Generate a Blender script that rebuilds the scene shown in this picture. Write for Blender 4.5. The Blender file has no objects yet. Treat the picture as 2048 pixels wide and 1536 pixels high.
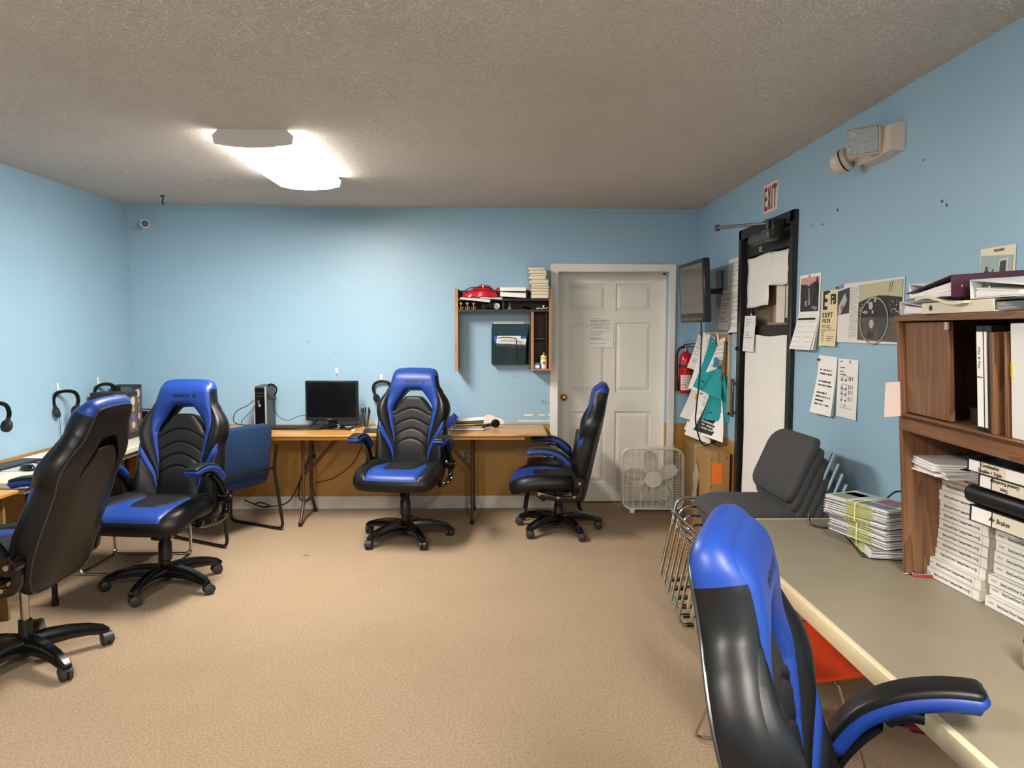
import bpy, bmesh, math, random
import numpy as np
from mathutils import Vector, Matrix, Euler
from mathutils.geometry import delaunay_2d_cdt

PI = math.pi
rad = math.radians
SC = bpy.context.scene
COL = SC.collection
random.seed(7)

# ------------------------------------------------------------------ camera
cam_data = bpy.data.cameras.new('camera')
cam = bpy.data.objects.new('camera', cam_data)
COL.objects.link(cam)
cam_data.sensor_fit = 'HORIZONTAL'
cam_data.sensor_width = 36.0
cam_data.lens = 36.0 * 1450.0 / 2048.0
cam_data.clip_start = 0.02
cam.location = (0.0, 0.0, 1.59)
cam.rotation_euler = (rad(90.0 - 4.338), 0.0, rad(-1.03))
SC.camera = cam

# ------------------------------------------------------------------ light
SC.view_settings.view_transform = 'Standard'
SC.view_settings.look = 'None'
SC.view_settings.exposure = 0.0
SC.view_settings.gamma = 1.0
SC.view_settings.use_curve_mapping = False
wd = bpy.data.worlds.new('world')
SC.world = wd
wd.use_nodes = True
wd.node_tree.nodes['Background'].inputs[0].default_value = (0.75, 0.85, 1.0, 1)
wd.node_tree.nodes['Background'].inputs[1].default_value = 0.02
LAMP_W = 89.0
BACK_LAMPS = [(-1.3, 0.55), (0.8, 0.0)]   # more fixtures of the same kind, over and behind the camera

# room constants
YB, XL, XR = 6.36, -3.18, 1.74
YF = -1.6
ZL, ZR = 2.645, 2.622        # ceiling is a touch lower along the right wall
def zceil(x): return ZL + (ZR - ZL) * (x - XL) / (XR - XL)

# ------------------------------------------------------------------ helpers
def lin(h):
    if isinstance(h, str):
        h = h.lstrip('#'); c = [int(h[i:i+2], 16) / 255 for i in (0, 2, 4)]
    else:
        c = [v / 255 for v in h]
    return tuple(v / 12.92 if v <= .04045 else ((v + .055) / 1.055) ** 2.4 for v in c)

MATS = {}
class NT:
    """tiny node-graph helper"""
    def __init__(s, m):
        s.t = m.node_tree; s.n = s.t.nodes; s.l = s.t.links
    def new(s, typ, **k):
        n = s.n.new(typ)
        for a, v in k.items(): setattr(n, a, v)
        return n
    def put(s, sock, v):
        if isinstance(v, bpy.types.NodeSocket): s.l.new(v, sock)
        elif v is not None: sock.default_value = v
    def math(s, op, a, b=None, c=None, clamp=False):
        n = s.new('ShaderNodeMath', operation=op, use_clamp=clamp)
        s.put(n.inputs[0], a); s.put(n.inputs[1], b)
        if c is not None: s.put(n.inputs[2], c)
        return n.outputs[0]
    def noise(s, vec, scale, detail=3, rough=.55, dist=0.0, out=0):
        n = s.new('ShaderNodeTexNoise'); s.put(n.inputs['Vector'], vec)
        n.inputs['Scale'].default_value = scale; n.inputs['Detail'].default_value = detail
        n.inputs['Roughness'].default_value = rough; n.inputs['Distortion'].default_value = dist
        return n.outputs[out]
    def ramp(s, fac, stops):
        n = s.new('ShaderNodeValToRGB'); s.put(n.inputs[0], fac)
        e = n.color_ramp.elements
        while len(e) < len(stops): e.new(.5)
        for el, (p, c) in zip(e, stops):
            el.position = p; el.color = (*c, 1)
        return n.outputs[0]
    def mix(s, fac, a, b):
        n = s.new('ShaderNodeMix', data_type='RGBA')
        s.put(n.inputs[0], fac)
        s.put(n.inputs[6], (*a, 1) if isinstance(a, tuple) else a)
        s.put(n.inputs[7], (*b, 1) if isinstance(b, tuple) else b)
        return n.outputs[2]
    def mapping(s, vec, scale=(1, 1, 1), rot=(0, 0, 0), loc=(0, 0, 0)):
        n = s.new('ShaderNodeMapping'); s.put(n.inputs[0], vec)
        n.inputs['Scale'].default_value = scale; n.inputs['Rotation'].default_value = rot; n.inputs['Location'].default_value = loc
        return n.outputs[0]
    def coord(s, which='Object'):
        return s.new('ShaderNodeTexCoord').outputs[which]
    def bump(s, h, strength=.3, dist=.01):
        n = s.new('ShaderNodeBump'); s.put(n.inputs['Height'], h)
        n.inputs['Strength'].default_value = strength; n.inputs['Distance'].default_value = dist
        return n.outputs[0]

def mat(name, col, rough=.5, metal=0.0, bump=None, spec=None, coat=0.0, var=0.0, vscale=8.0, trans=0.0, ior=None, sheen=0.0, emit=None, alpha=None):
    if name in MATS: return MATS[name]
    m = bpy.data.materials.new(name); m.use_nodes = True
    g = NT(m); b = g.n['Principled BSDF']
    c = lin(col)
    b.inputs['Base Color'].default_value = (*c, 1)
    b.inputs['Roughness'].default_value = rough
    b.inputs['Metallic'].default_value = metal
    if spec is not None: b.inputs['Specular IOR Level'].default_value = spec
    if coat: b.inputs['Coat Weight'].default_value = coat
    if sheen: b.inputs['Sheen Weight'].default_value = sheen
    if trans:
        b.inputs['Transmission Weight'].default_value = trans
    if ior: b.inputs['IOR'].default_value = ior
    if alpha is not None: b.inputs['Alpha'].default_value = alpha
    co = None
    if var or bump: co = g.coord()
    if var:
        nz = g.noise(co, vscale, 5, .6)
        lo = tuple(v * (1 - var) for v in c); hi = tuple(min(1, v * (1 + var)) for v in c)
        g.put(b.inputs['Base Color'], g.ramp(nz, [(.3, lo), (.7, hi)]))
    if bump:
        sc, st = bump[0], bump[1]
        g.put(b.inputs['Normal'], g.bump(g.noise(co, sc, 3, .6), st, bump[2] if len(bump) > 2 else .003))
    if emit:
        b.inputs['Emission Color'].default_value = (*lin(emit[0]), 1)
        b.inputs['Emission Strength'].default_value = emit[1]
    MATS[name] = m
    return m

def grain_mat(name, c_dark, c_mid, c_light, axis='Z', rough=.45, scale=1.0, coat=0.0, ring=1.0, wb=.5):
    """wood: stretched noise and distorted bands that run along the given object axis"""
    if name in MATS: return MATS[name]
    m = bpy.data.materials.new(name); m.use_nodes = True
    g = NT(m); b = g.n['Principled BSDF']
    co = g.coord()
    st = {'X': (.06, 1, 1), 'Y': (1, .06, 1), 'Z': (1, 1, .06)}[axis]
    v = g.mapping(co, scale=tuple(q * scale for q in st))
    n1 = g.noise(v, 9.0, 2, .5, .3)
    bands = g.math('FRACT', g.math('MULTIPLY', n1, 9.0 * ring))
    st2 = {'X': (.02, 1, 1), 'Y': (1, .02, 1), 'Z': (1, 1, .02)}[axis]
    n2 = g.noise(g.mapping(co, scale=tuple(q * scale for q in st2)), 170.0, 3, .65)
    f = g.math('ADD', g.math('MULTIPLY', bands, wb), g.math('MULTIPLY', n2, 1.05 - wb))
    c = g.ramp(f, [(.18, lin(c_dark)), (.45, lin(c_mid)), (.85, lin(c_light))])
    g.put(b.inputs['Base Color'], c)
    b.inputs['Roughness'].default_value = rough
    if coat: b.inputs['Coat Weight'].default_value = coat; b.inputs['Coat Roughness'].default_value = .2
    g.put(b.inputs['Normal'], g.bump(n2, .12, .002))
    MATS[name] = m
    return m

def print_mat(name, paper, ink, lines, x0=.1, x1=.9, y0=.08, y1=.92, fill=.5, words=38.0, seed=0.0, rough=.7, short=.5, gap=0.0):
    """paper with rows of unreadable print, laid out in the sheet's own UV space"""
    if name in MATS: return MATS[name]
    m = bpy.data.materials.new(name); m.use_nodes = True
    g = NT(m); b = g.n['Principled BSDF']
    uv = g.new('ShaderNodeSeparateXYZ'); g.l.new(g.coord('UV'), uv.inputs[0])
    u, v = uv.outputs[0], uv.outputs[1]
    vv = g.math('MULTIPLY', v, float(lines)); row = g.math('FLOOR', vv); fr = g.math('FRACT', vv)
    on = g.math('MULTIPLY', g.math('GREATER_THAN', fr, .5 - fill / 2), g.math('LESS_THAN', fr, .5 + fill / 2))
    wn = g.new('ShaderNodeTexWhiteNoise', noise_dimensions='1D'); g.put(wn.inputs['W'], g.math('ADD', row, seed + 3.3))
    end = g.math('SUBTRACT', x1, g.math('MULTIPLY', g.math('POWER', wn.outputs[0], 2.0), short * (x1 - x0)))
    on = g.math('MULTIPLY', on, g.math('MULTIPLY', g.math('GREATER_THAN', u, x0), g.math('LESS_THAN', u, end)))
    on = g.math('MULTIPLY', on, g.math('MULTIPLY', g.math('GREATER_THAN', v, y0), g.math('LESS_THAN', v, y1)))
    if gap:
        wn2 = g.new('ShaderNodeTexWhiteNoise', noise_dimensions='1D'); g.put(wn2.inputs['W'], g.math('ADD', row, seed + 91.7))
        on = g.math('MULTIPLY', on, g.math('GREATER_THAN', wn2.outputs[0], gap))
    cb = g.new('ShaderNodeCombineXYZ'); g.put(cb.inputs[0], g.math('MULTIPLY', u, words)); g.put(cb.inputs[1], g.math('MULTIPLY', row, 7.31))
    nz = g.noise(cb.outputs[0], 1.0, 1, .5)
    on = g.math('MULTIPLY', on, g.math('GREATER_THAN', nz, .42))
    g.put(b.inputs['Base Color'], g.mix(on, lin(paper), lin(ink)))
    b.inputs['Roughness'].default_value = rough
    MATS[name] = m
    return m

class MB:
    def __init__(s):
        s.v = []; s.f = []; s.m = []; s.uv = {}
    def add(s, vs, fs, mi=0, uvs=None):
        o = len(s.v); s.v.extend([tuple(p) for p in vs])
        for k, f in enumerate(fs):
            if uvs: s.uv[len(s.f)] = [uvs[i] for i in f]
            s.f.append(tuple(i + o for i in f)); s.m.append(mi)
        return s
    def box(s, c, d, rot=None, bev=0.0, mi=0, seg=1):
        x, y, z = d[0] / 2, d[1] / 2, d[2] / 2
        if bev <= 0:
            vs = [Vector((i * x, j * y, k * z)) for k in (-1, 1) for j in (-1, 1) for i in (-1, 1)]
            fs = [(0, 2, 3, 1), (4, 5, 7, 6), (0, 1, 5, 4), (2, 6, 7, 3), (0, 4, 6, 2), (1, 3, 7, 5)]
        else:
            bm = bmesh.new(); bmesh.ops.create_cube(bm, size=1.0)
            bmesh.ops.scale(bm, vec=d, verts=bm.verts)
            bmesh.ops.bevel(bm, geom=bm.edges[:], offset=min(bev, .49 * min(d)), segments=seg, profile=.5, affect='EDGES')
            bm.verts.index_update()
            vs = [v.co.copy() for v in bm.verts]; fs = [tuple(v.index for v in f.verts) for f in bm.faces]; bm.free()
        M = rot if isinstance(rot, Matrix) else (Euler(rot).to_matrix() if rot else None)
        vs = [(M @ v if M else v) + Vector(c) for v in vs]
        return s.add(vs, fs, mi)
    def span(s, a, b, bev=0.0, mi=0, seg=1):
        c = [(p + q) / 2 for p, q in zip(a, b)]; d = [abs(q - p) for p, q in zip(a, b)]
        return s.box(c, d, None, bev, mi, seg)
    def cyl(s, p0, p1, r0, r1=None, n=16, mi=0, caps=True):
        r1 = r0 if r1 is None else r1
        p0, p1 = Vector(p0), Vector(p1); q = (p1 - p0).to_track_quat('Z', 'Y').to_matrix()
        vs = []
        for p, r in ((p0, r0), (p1, r1)):
            for i in range(n):
                a = 2 * PI * i / n; vs.append(p + q @ Vector((math.cos(a) * r, math.sin(a) * r, 0)))
        fs = [(i, (i + 1) % n, n + (i + 1) % n, n + i) for i in range(n)]
        if caps: fs += [tuple(range(n - 1, -1, -1)), tuple(range(n, 2 * n))]
        return s.add(vs, fs, mi)
    def lathe(s, prof, n=20, c=(0, 0, 0), mi=0, rot=None):
        vs = []; c = Vector(c); M = Euler(rot).to_matrix() if rot else None
        for r, z in prof:
            for i in range(n):
                a = 2 * PI * i / n; p = Vector((r * math.cos(a), r * math.sin(a), z)); vs.append((M @ p if M else p) + c)
        fs = []
        for k in range(len(prof) - 1):
            for i in range(n):
                j = (i + 1) % n; fs.append((k * n + i, k * n + j, (k + 1) * n + j, (k + 1) * n + i))
        if prof[0][0] > 1e-5: fs.append(tuple(range(n - 1, -1, -1)))
        if prof[-1][0] > 1e-5: fs.append(tuple((len(prof) - 1) * n + i for i in range(n)))
        return s.add(vs, fs, mi)
    def sweep(s, pts, sec, closed=False, mi=0, up=(0, 0, 1), caps=True, scales=None):
        """sweep a closed 2-D section [(side, up)] along pts"""
        P = [Vector(p) for p in pts]; n = len(P); k = len(sec); vs = []
        U = Vector(up)
        for i, p in enumerate(P):
            if closed: t = P[(i + 1) % n] - P[i - 1]
            else: t = P[min(i + 1, n - 1)] - P[max(i - 1, 0)]
            t.normalize()
            side = t.cross(U)
            if side.length < 1e-4: side = t.cross(Vector((1, 0, 0.01)))
            side.normalize(); u = side.cross(t).normalized()
            q = scales[i] if scales else 1.0
            qa, qb = q if isinstance(q, tuple) else (q, q)
            for a, b in sec: vs.append(p + side * (a * qa) + u * (b * qb))
        fs = []
        for i in range(n if closed else n - 1):
            j = (i + 1) % n
            for a in range(k):
                b = (a + 1) % k; fs.append((i * k + a, i * k + b, j * k + b, j * k + a))
        if caps and not closed: fs += [tuple(range(k - 1, -1, -1)), tuple((n - 1) * k + a for a in range(k))]
        return s.add(vs, fs, mi)
    def tube(s, pts, r, n=8, closed=False, mi=0, sm=0):
        """round tube, rotation-minimising frame"""
        P = [Vector(p) for p in (smooth_path(pts, sm, closed) if sm else pts)]; N = len(P); vs = []
        T = []
        for i in range(N):
            t = (P[(i + 1) % N] - P[i - 1]) if closed else (P[min(i + 1, N - 1)] - P[max(i - 1, 0)])
            T.append(t.normalized())
        u = T[0].orthogonal().normalized()
        for i in range(N):
            u = (u - T[i] * u.dot(T[i])).normalized(); w = T[i].cross(u)
            rr = r[i] if isinstance(r, (list, tuple)) else r
            for a in range(n):
                q = 2 * PI * a / n; vs.append(P[i] + u * (math.cos(q) * rr) + w * (math.sin(q) * rr))
        fs = []
        for i in range(N if closed else N - 1):
            j = (i + 1) % N
            for a in range(n):
                b = (a + 1) % n; fs.append((i * n + a, i * n + b, j * n + b, j * n + a))
        if not closed: fs += [tuple(range(n - 1, -1, -1)), tuple((N - 1) * n + a for a in range(n))]
        return s.add(vs, fs, mi)
    def prism(s, poly, lo, hi, frame=None, mi=0):
        """extrude a 2-D polygon from w=lo to w=hi; frame maps (u,v,w) to 3-D"""
        fr = frame or (lambda a, b, c: (a, b, c)); n = len(poly)
        vs = [fr(a, b, lo) for a, b in poly] + [fr(a, b, hi) for a, b in poly]
        fs = [(i, (i + 1) % n, n + (i + 1) % n, n + i) for i in range(n)] + [tuple(range(n - 1, -1, -1)), tuple(range(n, 2 * n))]
        return s.add(vs, fs, mi)
    def sheet(s, fn, nu=2, nv=6, th=0.0006, mi=0, off=(0, 0, 1)):
        """thin sheet: fn(u,v)->3-D, given a thickness along off, with UVs"""
        o = Vector(off) * th; vs = []; uvs = []
        for k in (0, 1):
            for j in range(nv + 1):
                for i in range(nu + 1):
                    vs.append(Vector(fn(i / nu, j / nv)) + o * k); uvs.append((i / nu, j / nv))
        N = (nu + 1) * (nv + 1); W = nu + 1; fs = []
        for j in range(nv):
            for i in range(nu):
                a = j * W + i; fs.append((N + a, N + a + 1, N + a + 1 + W, N + a + W)); fs.append((a, a + W, a + W + 1, a + 1))
        rim = [i for i in range(W)] + [j * W + nu for j in range(1, nv + 1)] + [nv * W + i for i in range(nu - 1, -1, -1)] + [j * W for j in range(nv - 1, 0, -1)]
        for q in range(len(rim)):
            a, b = rim[q], rim[(q + 1) % len(rim)]; fs.append((a, b, b + N, a + N))
        return s.add(vs, fs, mi, uvs)
    def mesh(s, name, mats, smooth=True, angle=38):
        me = bpy.data.meshes.new(name); me.from_pydata(s.v, [], s.f)
        for m in (mats if isinstance(mats, (list, tuple)) else [mats]): me.materials.append(m)
        me.polygons.foreach_set('material_index', s.m)
        if s.uv:
            ul = me.uv_layers.new(name='UVMap')
            for p in me.polygons:
                q = s.uv.get(p.index)
                if q:
                    for li, c in zip(p.loop_indices, q): ul.data[li].uv = c
        me.validate(); me.update()
        bm = bmesh.new(); bm.from_mesh(me); bmesh.ops.recalc_face_normals(bm, faces=bm.faces); bm.to_mesh(me); bm.free()
        if smooth:
            me.shade_smooth(); me.set_sharp_from_angle(angle=rad(angle))
        return me
    def build(s, name, mats, parent=None, smooth=True, angle=38, loc=None, rot=None):
        return link(name, s.mesh(name, mats, smooth, angle), parent, loc, rot)

def link(name, me, parent=None, loc=None, rot=None):
    o = bpy.data.objects.new(name, me); COL.objects.link(o)
    if parent: o.parent = parent
    if loc: o.location = loc
    if rot: o.rotation_euler = rot
    return o
def smooth_path(pts, k=4, closed=False):
    P = [np.array(p, float) for p in pts]; n = len(P); out = []
    for i in range(n if closed else n - 1):
        p1, p2 = P[i], P[(i + 1) % n]
        p0 = P[i - 1] if (closed or i > 0) else 2 * p1 - p2
        p3 = P[(i + 2) % n] if (closed or i + 2 < n) else 2 * p2 - p1
        for q in range(k):
            t = q / k
            out.append(.5 * ((2 * p1) + (-p0 + p2) * t + (2 * p0 - 5 * p1 + 4 * p2 - p3) * t * t + (-p0 + 3 * p1 - 3 * p2 + p3) * t ** 3))
    if not closed: out.append(P[-1])
    return [tuple(float(c) for c in p) for p in out]
def fillet(pts, r, k=5):
    """polyline with its inner corners rounded"""
    P = [Vector(p) for p in pts]; out = [P[0]]
    for i in range(1, len(P) - 1):
        a, b, c = P[i - 1], P[i], P[i + 1]
        d1, d2 = (a - b), (c - b); q = min(r, d1.length * .48, d2.length * .48)
        s0, s1 = b + d1.normalized() * q, b + d2.normalized() * q
        for j in range(k + 1):
            t = j / k; out.append(s0 * (1 - t) ** 2 + b * 2 * t * (1 - t) + s1 * t * t)
    out.append(P[-1]); return out
def tag(o, label, cat, group=None, kind=None):
    if label: o['label'] = label
    if cat: o['category'] = cat
    if group: o['group'] = group
    if kind: o['kind'] = kind
    return o
def struct(o): o['kind'] = 'structure'; return o
def stuff(o): o['kind'] = 'stuff'; return o
def thing(name, label, cat, loc=(0, 0, 0), rot=(0, 0, 0), group=None):
    o = bpy.data.objects.new(name, None); COL.objects.link(o)
    o.empty_display_size = .05
    o.location = loc; o.rotation_euler = rot if isinstance(rot, (tuple, list)) else (0, 0, rot)
    return tag(o, label, cat, group)
def dup(root, label=None, loc=None, rot=None, group=None):
    r = root.copy(); COL.objects.link(r)
    if loc: r.location = loc
    if rot is not None: r.rotation_euler = rot if isinstance(rot, (tuple, list)) else (0, 0, rot)
    if label: r['label'] = label
    if group: r['group'] = group
    for ch in list(root.children):
        c = ch.copy(); COL.objects.link(c); c.parent = r
        for gch in list(ch.children):
            d = gch.copy(); COL.objects.link(d); d.parent = c
    return r
def text_mesh(txt, size, ext=.0004, spacing=1.0, res=2, align='CENTER', shear=0.0, weight=0.0):
    cu = bpy.data.curves.new('lettering', 'FONT'); cu.body = txt; cu.size = size; cu.extrude = ext
    cu.resolution_u = res; cu.align_x = align; cu.align_y = 'CENTER'; cu.space_character = spacing; cu.shear = shear; cu.offset = weight
    o = bpy.data.objects.new('lettering', cu); COL.objects.link(o)
    me = bpy.data.meshes.new_from_object(o)
    bpy.data.objects.remove(o); me.name = 'lettering'
    return me
def text(txt, size, m, parent, loc, rot, name='lettering', **k):
    me = text_mesh(txt, size, **k)
    me.materials.clear(); me.materials.append(m)
    return link(name, me, parent, loc, rot)
TXT_CACHE = {}
def rrect(w, h, r, n=4):
    out = []
    for cx, cy, a0 in ((w/2-r, h/2-r, 0), (-w/2+r, h/2-r, 90), (-w/2+r, -h/2+r, 180), (w/2-r, -h/2+r, 270)):
        for i in range(n + 1):
            a = rad(a0 + 90 * i / n); out.append((cx + r * math.cos(a), cy + r * math.sin(a)))
    return out
def circ(r, n=10, cx=0, cy=0): return [(cx + r * math.cos(2*PI*i/n), cy + r * math.sin(2*PI*i/n)) for i in range(n)]
# ------------------------------------------------------------------ materials
M_black = mat('black_leatherette', '#0f0f10', .40, spec=.3, bump=(420, .10, .001))
M_blue = mat('blue_leatherette', '#183884', .42, spec=.35, bump=(420, .10, .001))
M_pad = mat('black_pad_leatherette', '#141416', .5, spec=.3, bump=(420, .12, .001))
M_piping = mat('grey_piping', '#2e2e30', .35)
M_gloss = mat('gloss_black_plastic', '#0b0b0c', .18)
M_plastic = mat('black_plastic', '#121213', .42)
M_caster = mat('caster_grey', '#2a2b2d', .5)
M_chrome = mat('chrome', '#d8d8d8', .12, 1.0)
M_chromeworn = mat('worn_chrome', '#b9b6b0', .25, 1.0)
M_brass = mat('brass', '#c79a45', .2, 1.0)
M_logo = mat('logo_black', '#0a0d1c', .5)
M_white = mat('white_plastic', '#e6e3dc', .4)
M_paper = mat('white_paper', '#efedea', .7)
M_paper2 = mat('creased_white_paper', '#e9e7e3', .7, bump=(9, .5, .02))
M_cream = mat('cream_paper', '#e8dcc0', .7)
M_ink = mat('black_ink', '#161616', .6)
M_blackmetal = mat('black_painted_metal', '#101011', .35)
M_brownmetal = mat('brown_painted_metal', '#4a2f25', .4)
M_card = mat('cardboard', '#a5804f', .75, var=.07, vscale=14)
M_darkcard = mat('black_card', '#1a1a1c', .5)
M_red = mat('red_paint', '#b01020', .25)
M_teal = mat('teal_paper', '#139aa5', .7)
M_orange = mat('orange_plastic', '#c9401c', .4)
M_glass = mat('clear_glass', '#ffffff', .03, trans=1.0, ior=1.45)
M_door = mat('door_white_paint', '#e6e2d9', .38, var=.04, vscale=3)
M_trimw = mat('trim_white_paint', '#e6e3dc', .4, var=.05, vscale=3)
M_greyfab = mat('charcoal_tweed', '#3b3b3d', .95, var=.45, vscale=260, bump=(500, .4, .002))
M_bluefab = mat('navy_fabric', '#0b2f57', .95, var=.15, vscale=200, bump=(600, .3, .001))
M_laminate = mat('grey_beige_laminate', '#857c69', .42, var=.04, vscale=5)
M_lamedge = mat('cream_edge', '#cabd9c', .4)
M_creamtop = mat('cream_laminate', '#d3cdbd', .4)
M_oak = grain_mat('dark_oak_laminate', '#4a2d1b', '#6e4a30', '#835c3e', 'Z', .42, ring=1.3, wb=.38)
M_oaky = grain_mat('dark_oak_along', '#4a2d1b', '#6e4a30', '#835c3e', 'Y', .42, ring=1.3, wb=.38)
M_beech = grain_mat('honey_laminate', '#a06a2c', '#c08c48', '#d9ab68', 'X', .3, ring=.5)
M_beechy = grain_mat('honey_laminate_side', '#a06a2c', '#bd8844', '#d3a35f', 'Y', .35, ring=.5)
M_shelfedge = grain_mat('shelf_edge_oak', '#9a6434', '#b27a45', '#c18a52', 'Z', .5)
M_shelfbrown = mat('shelf_brown', '#4a2c1c', .55, var=.1)
M_shelfgrey = mat('shelf_charcoal', '#2e2d2e', .5)

def wall_mat(name, top, low, z0, rough=.42):
    m = bpy.data.materials.new(name); m.use_nodes = True; g = NT(m); b = g.n['Principled BSDF']
    co = g.coord(); s = g.new('ShaderNodeSeparateXYZ'); g.l.new(co, s.inputs[0])
    wob = g.math('MULTIPLY', g.math('SUBTRACT', g.noise(co, 2.5, 3), .5), .012)
    f = g.math('GREATER_THAN', g.math('ADD', s.outputs[2], wob), z0)
    nz = g.noise(co, 1.3, 4, .6)
    t = g.ramp(nz, [(.3, tuple(v * .965 for v in lin(top))), (.7, tuple(v * 1.02 for v in lin(top)))])
    l = g.ramp(g.noise(co, 3.0, 4, .6), [(.3, tuple(v * .93 for v in lin(low))), (.7, tuple(v * 1.04 for v in lin(low)))])
    g.put(b.inputs['Base Color'], g.mix(f, l, t))
    b.inputs['Roughness'].default_value = rough
    g.put(b.inputs['Normal'], g.bump(g.noise(co, 140, 3, .6), .10, .003))
    return m
M_wall = wall_mat('blue_over_tan_paint', '#95b8cf', '#a97f3e', .755)

def carpet_mat():
    m = bpy.data.materials.new('beige_carpet'); m.use_nodes = True; g = NT(m); b = g.n['Principled BSDF']
    co = g.coord()
    n1 = g.noise(co, 300, 4, .8); n2 = g.noise(co, 1.1, 4, .6); n3 = g.noise(co, 95, 3, .6)
    f = g.math('ADD', g.math('MULTIPLY', n1, .65), g.math('MULTIPLY', n3, .35))
    c = g.ramp(f, [(.30, lin('#806a52')), (.5, lin('#b59e84')), (.70, lin('#dccab0'))])
    c = g.mix(g.math('MULTIPLY', g.math('SUBTRACT', n2, .45, clamp=True), .9, clamp=True), c, lin('#9a8266'))
    # a few dirt spots with a shape of their own
    vor = g.new('ShaderNodeTexVoronoi'); g.put(vor.inputs['Vector'], g.mapping(co, scale=(1, 1.6, 1)))
    vor.inputs['Scale'].default_value = 1.15
    spot = g.math('LESS_THAN', g.math('ADD', vor.outputs['Distance'], g.math('MULTIPLY', g.noise(co, 22, 3), .05)), .055)
    c = g.mix(g.math('MULTIPLY', spot, .45), c, lin('#4f4031'))
    g.put(b.inputs['Base Color'], c)
    b.inputs['Roughness'].default_value = .95; b.inputs['Specular IOR Level'].default_value = .1
    g.put(b.inputs['Normal'], g.bump(f, .9, .012))
    return m
def ceil_mat():
    m = bpy.data.materials.new('popcorn_ceiling'); m.use_nodes = True; g = NT(m); b = g.n['Principled BSDF']
    co = g.coord()
    n1 = g.noise(co, 105, 3, .7); n2 = g.noise(co, .9, 4, .6)
    g.put(b.inputs['Base Color'], g.ramp(n2, [(.3, lin('#e6ded6')), (.7, lin('#f0e9e2'))]))
    b.inputs['Roughness'].default_value = .95; b.inputs['Specular IOR Level'].default_value = .15
    g.put(b.inputs['Normal'], g.bump(g.ramp(n1, [(.42, (0, 0, 0)), (.62, (1, 1, 1))]), .8, .012))
    return m
M_carpet = carpet_mat(); M_ceil = ceil_mat()

# ------------------------------------------------------------------ room shell
DX0, DX1, DZ = .515, 1.49, 2.09           # white door opening in the back wall
EY0, EY1, EZ = 4.235, 5.20, 2.285         # exit door opening in the right wall
REC = .2
struct(MB().span((XL - .15, YF - .15, -.06), (XR + .15, YB + .45, 0)).build('floor', M_carpet))
c = MB()
vs = [(XL - .15, YF - .15, ZL), (XR + .15, YF - .15, ZR), (XR + .15, YB + .45, ZR), (XL - .15, YB + .45, ZL)]
c.add(vs + [(x, y, z + .08) for x, y, z in vs], [(0, 1, 2, 3), (7, 6, 5, 4), (0, 4, 5, 1), (1, 5, 6, 2), (2, 6, 7, 3), (3, 7, 4, 0)])
struct(c.build('ceiling', M_ceil))
H = 2.66
w = MB(); w.span((XL - .12, YB, -.02), (DX0, YB + .12, H)); w.span((DX1, YB, -.02), (XR + .12, YB + .12, H)); w.span((DX0, YB, DZ), (DX1, YB + .12, H))
wall_back = struct(w.build('wall_back', M_wall))
struct(MB().span((XL - .12, YF - .12, -.02), (XL, YB, H)).build('wall_left', M_wall))
w = MB(); w.span((XR, YF - .12, -.02), (XR + .12, EY0, H)); w.span((XR, EY1, -.02), (XR + .12, YB, H)); w.span((XR, EY0, EZ), (XR + .12, EY1, H))
wall_right = struct(w.build('wall_right', M_wall))
struct(MB().span((XL, YF - .12, -.02), (XR, YF, H)).build('wall_front', M_wall))
b = MB(); b.span((XL, YB - .016, 0), (.449, YB, .115), .004)
struct(b.build('baseboard_back', mat('baseboard_paint', '#cfccc5', .45, var=.12, vscale=5)))
b = MB(); b.span((XR - .014, EY1 + .03, 0), (XR, YB, .1), .004)
struct(b.build('baseboard_right', MATS['baseboard_paint']))
t = MB(); t.add([(XL, YB - .012, ZL - .03), (XR, YB - .012, ZR - .03), (XR, YB - .012, ZR + .005), (XL, YB - .012, ZL + .005), (XL, YB, ZL - .03), (XR, YB, ZR - .03), (XR, YB, ZR + .005), (XL, YB, ZL + .005)],
      [(0, 1, 2, 3), (0, 4, 5, 1), (4, 7, 6, 5), (3, 2, 6, 7), (0, 3, 7, 4), (1, 5, 6, 2)])
struct(t.build('trim_1', mat('trim_blue', '#8db6ca', .45)))
# unpainted patches and holes on the back wall
M_primer = mat('bare_primer', '#ecdfd2', .6)
for (x0, x1, z0, z1) in ((.225, .298, .826, .840), (.353, .403, .826, .840), (.432, .449, .826, .840), (.17, .449, .776, .787)):
    MB().span((x0, YB - .0008, z0), (x1, YB + .001, z1)).build('paint_patch', M_primer, wall_back)
pp = [(-.137, .755), (-.14, .812), (-.12, .829), (-.085, .838), (-.055, .830), (-.035, .815), (.005, .805), (.035, .79), (.05, .755)]
MB().prism(pp, YB - .0008, YB + .001, lambda a, b, c: (a, c, b)).build('paint_patch', M_primer, wall_back)
M_hole = mat('nail_hole', '#3b4246', .8)
for x, z in ((-1.14, 2.443), (-1.72, 1.39), (-1.43, 1.38), (-2.0, 1.49), (-1.66, 1.48), (-.12, 1.18), (.14, 1.175), (-1.8, 1.03), (-.05, 2.05)):
    MB().box((x, YB - .0005, z), (random.uniform(.005, .012), .002, random.uniform(.004, .008)), (0, random.uniform(0, 3), 0)).build('nail_hole', M_hole, wall_back)
for y, z in ((4.05, 2.16), (3.92, 2.15), (3.0, 2.28), (2.83, 2.07), (2.86, 2.09), (3.75, 2.2)):
    MB().box((XR - .0005, y, z), (.002, random.uniform(.006, .014), random.uniform(.006, .014)), (random.uniform(0, 3), 0, 0)).build('nail_hole', M_hole, wall_right)
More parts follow.
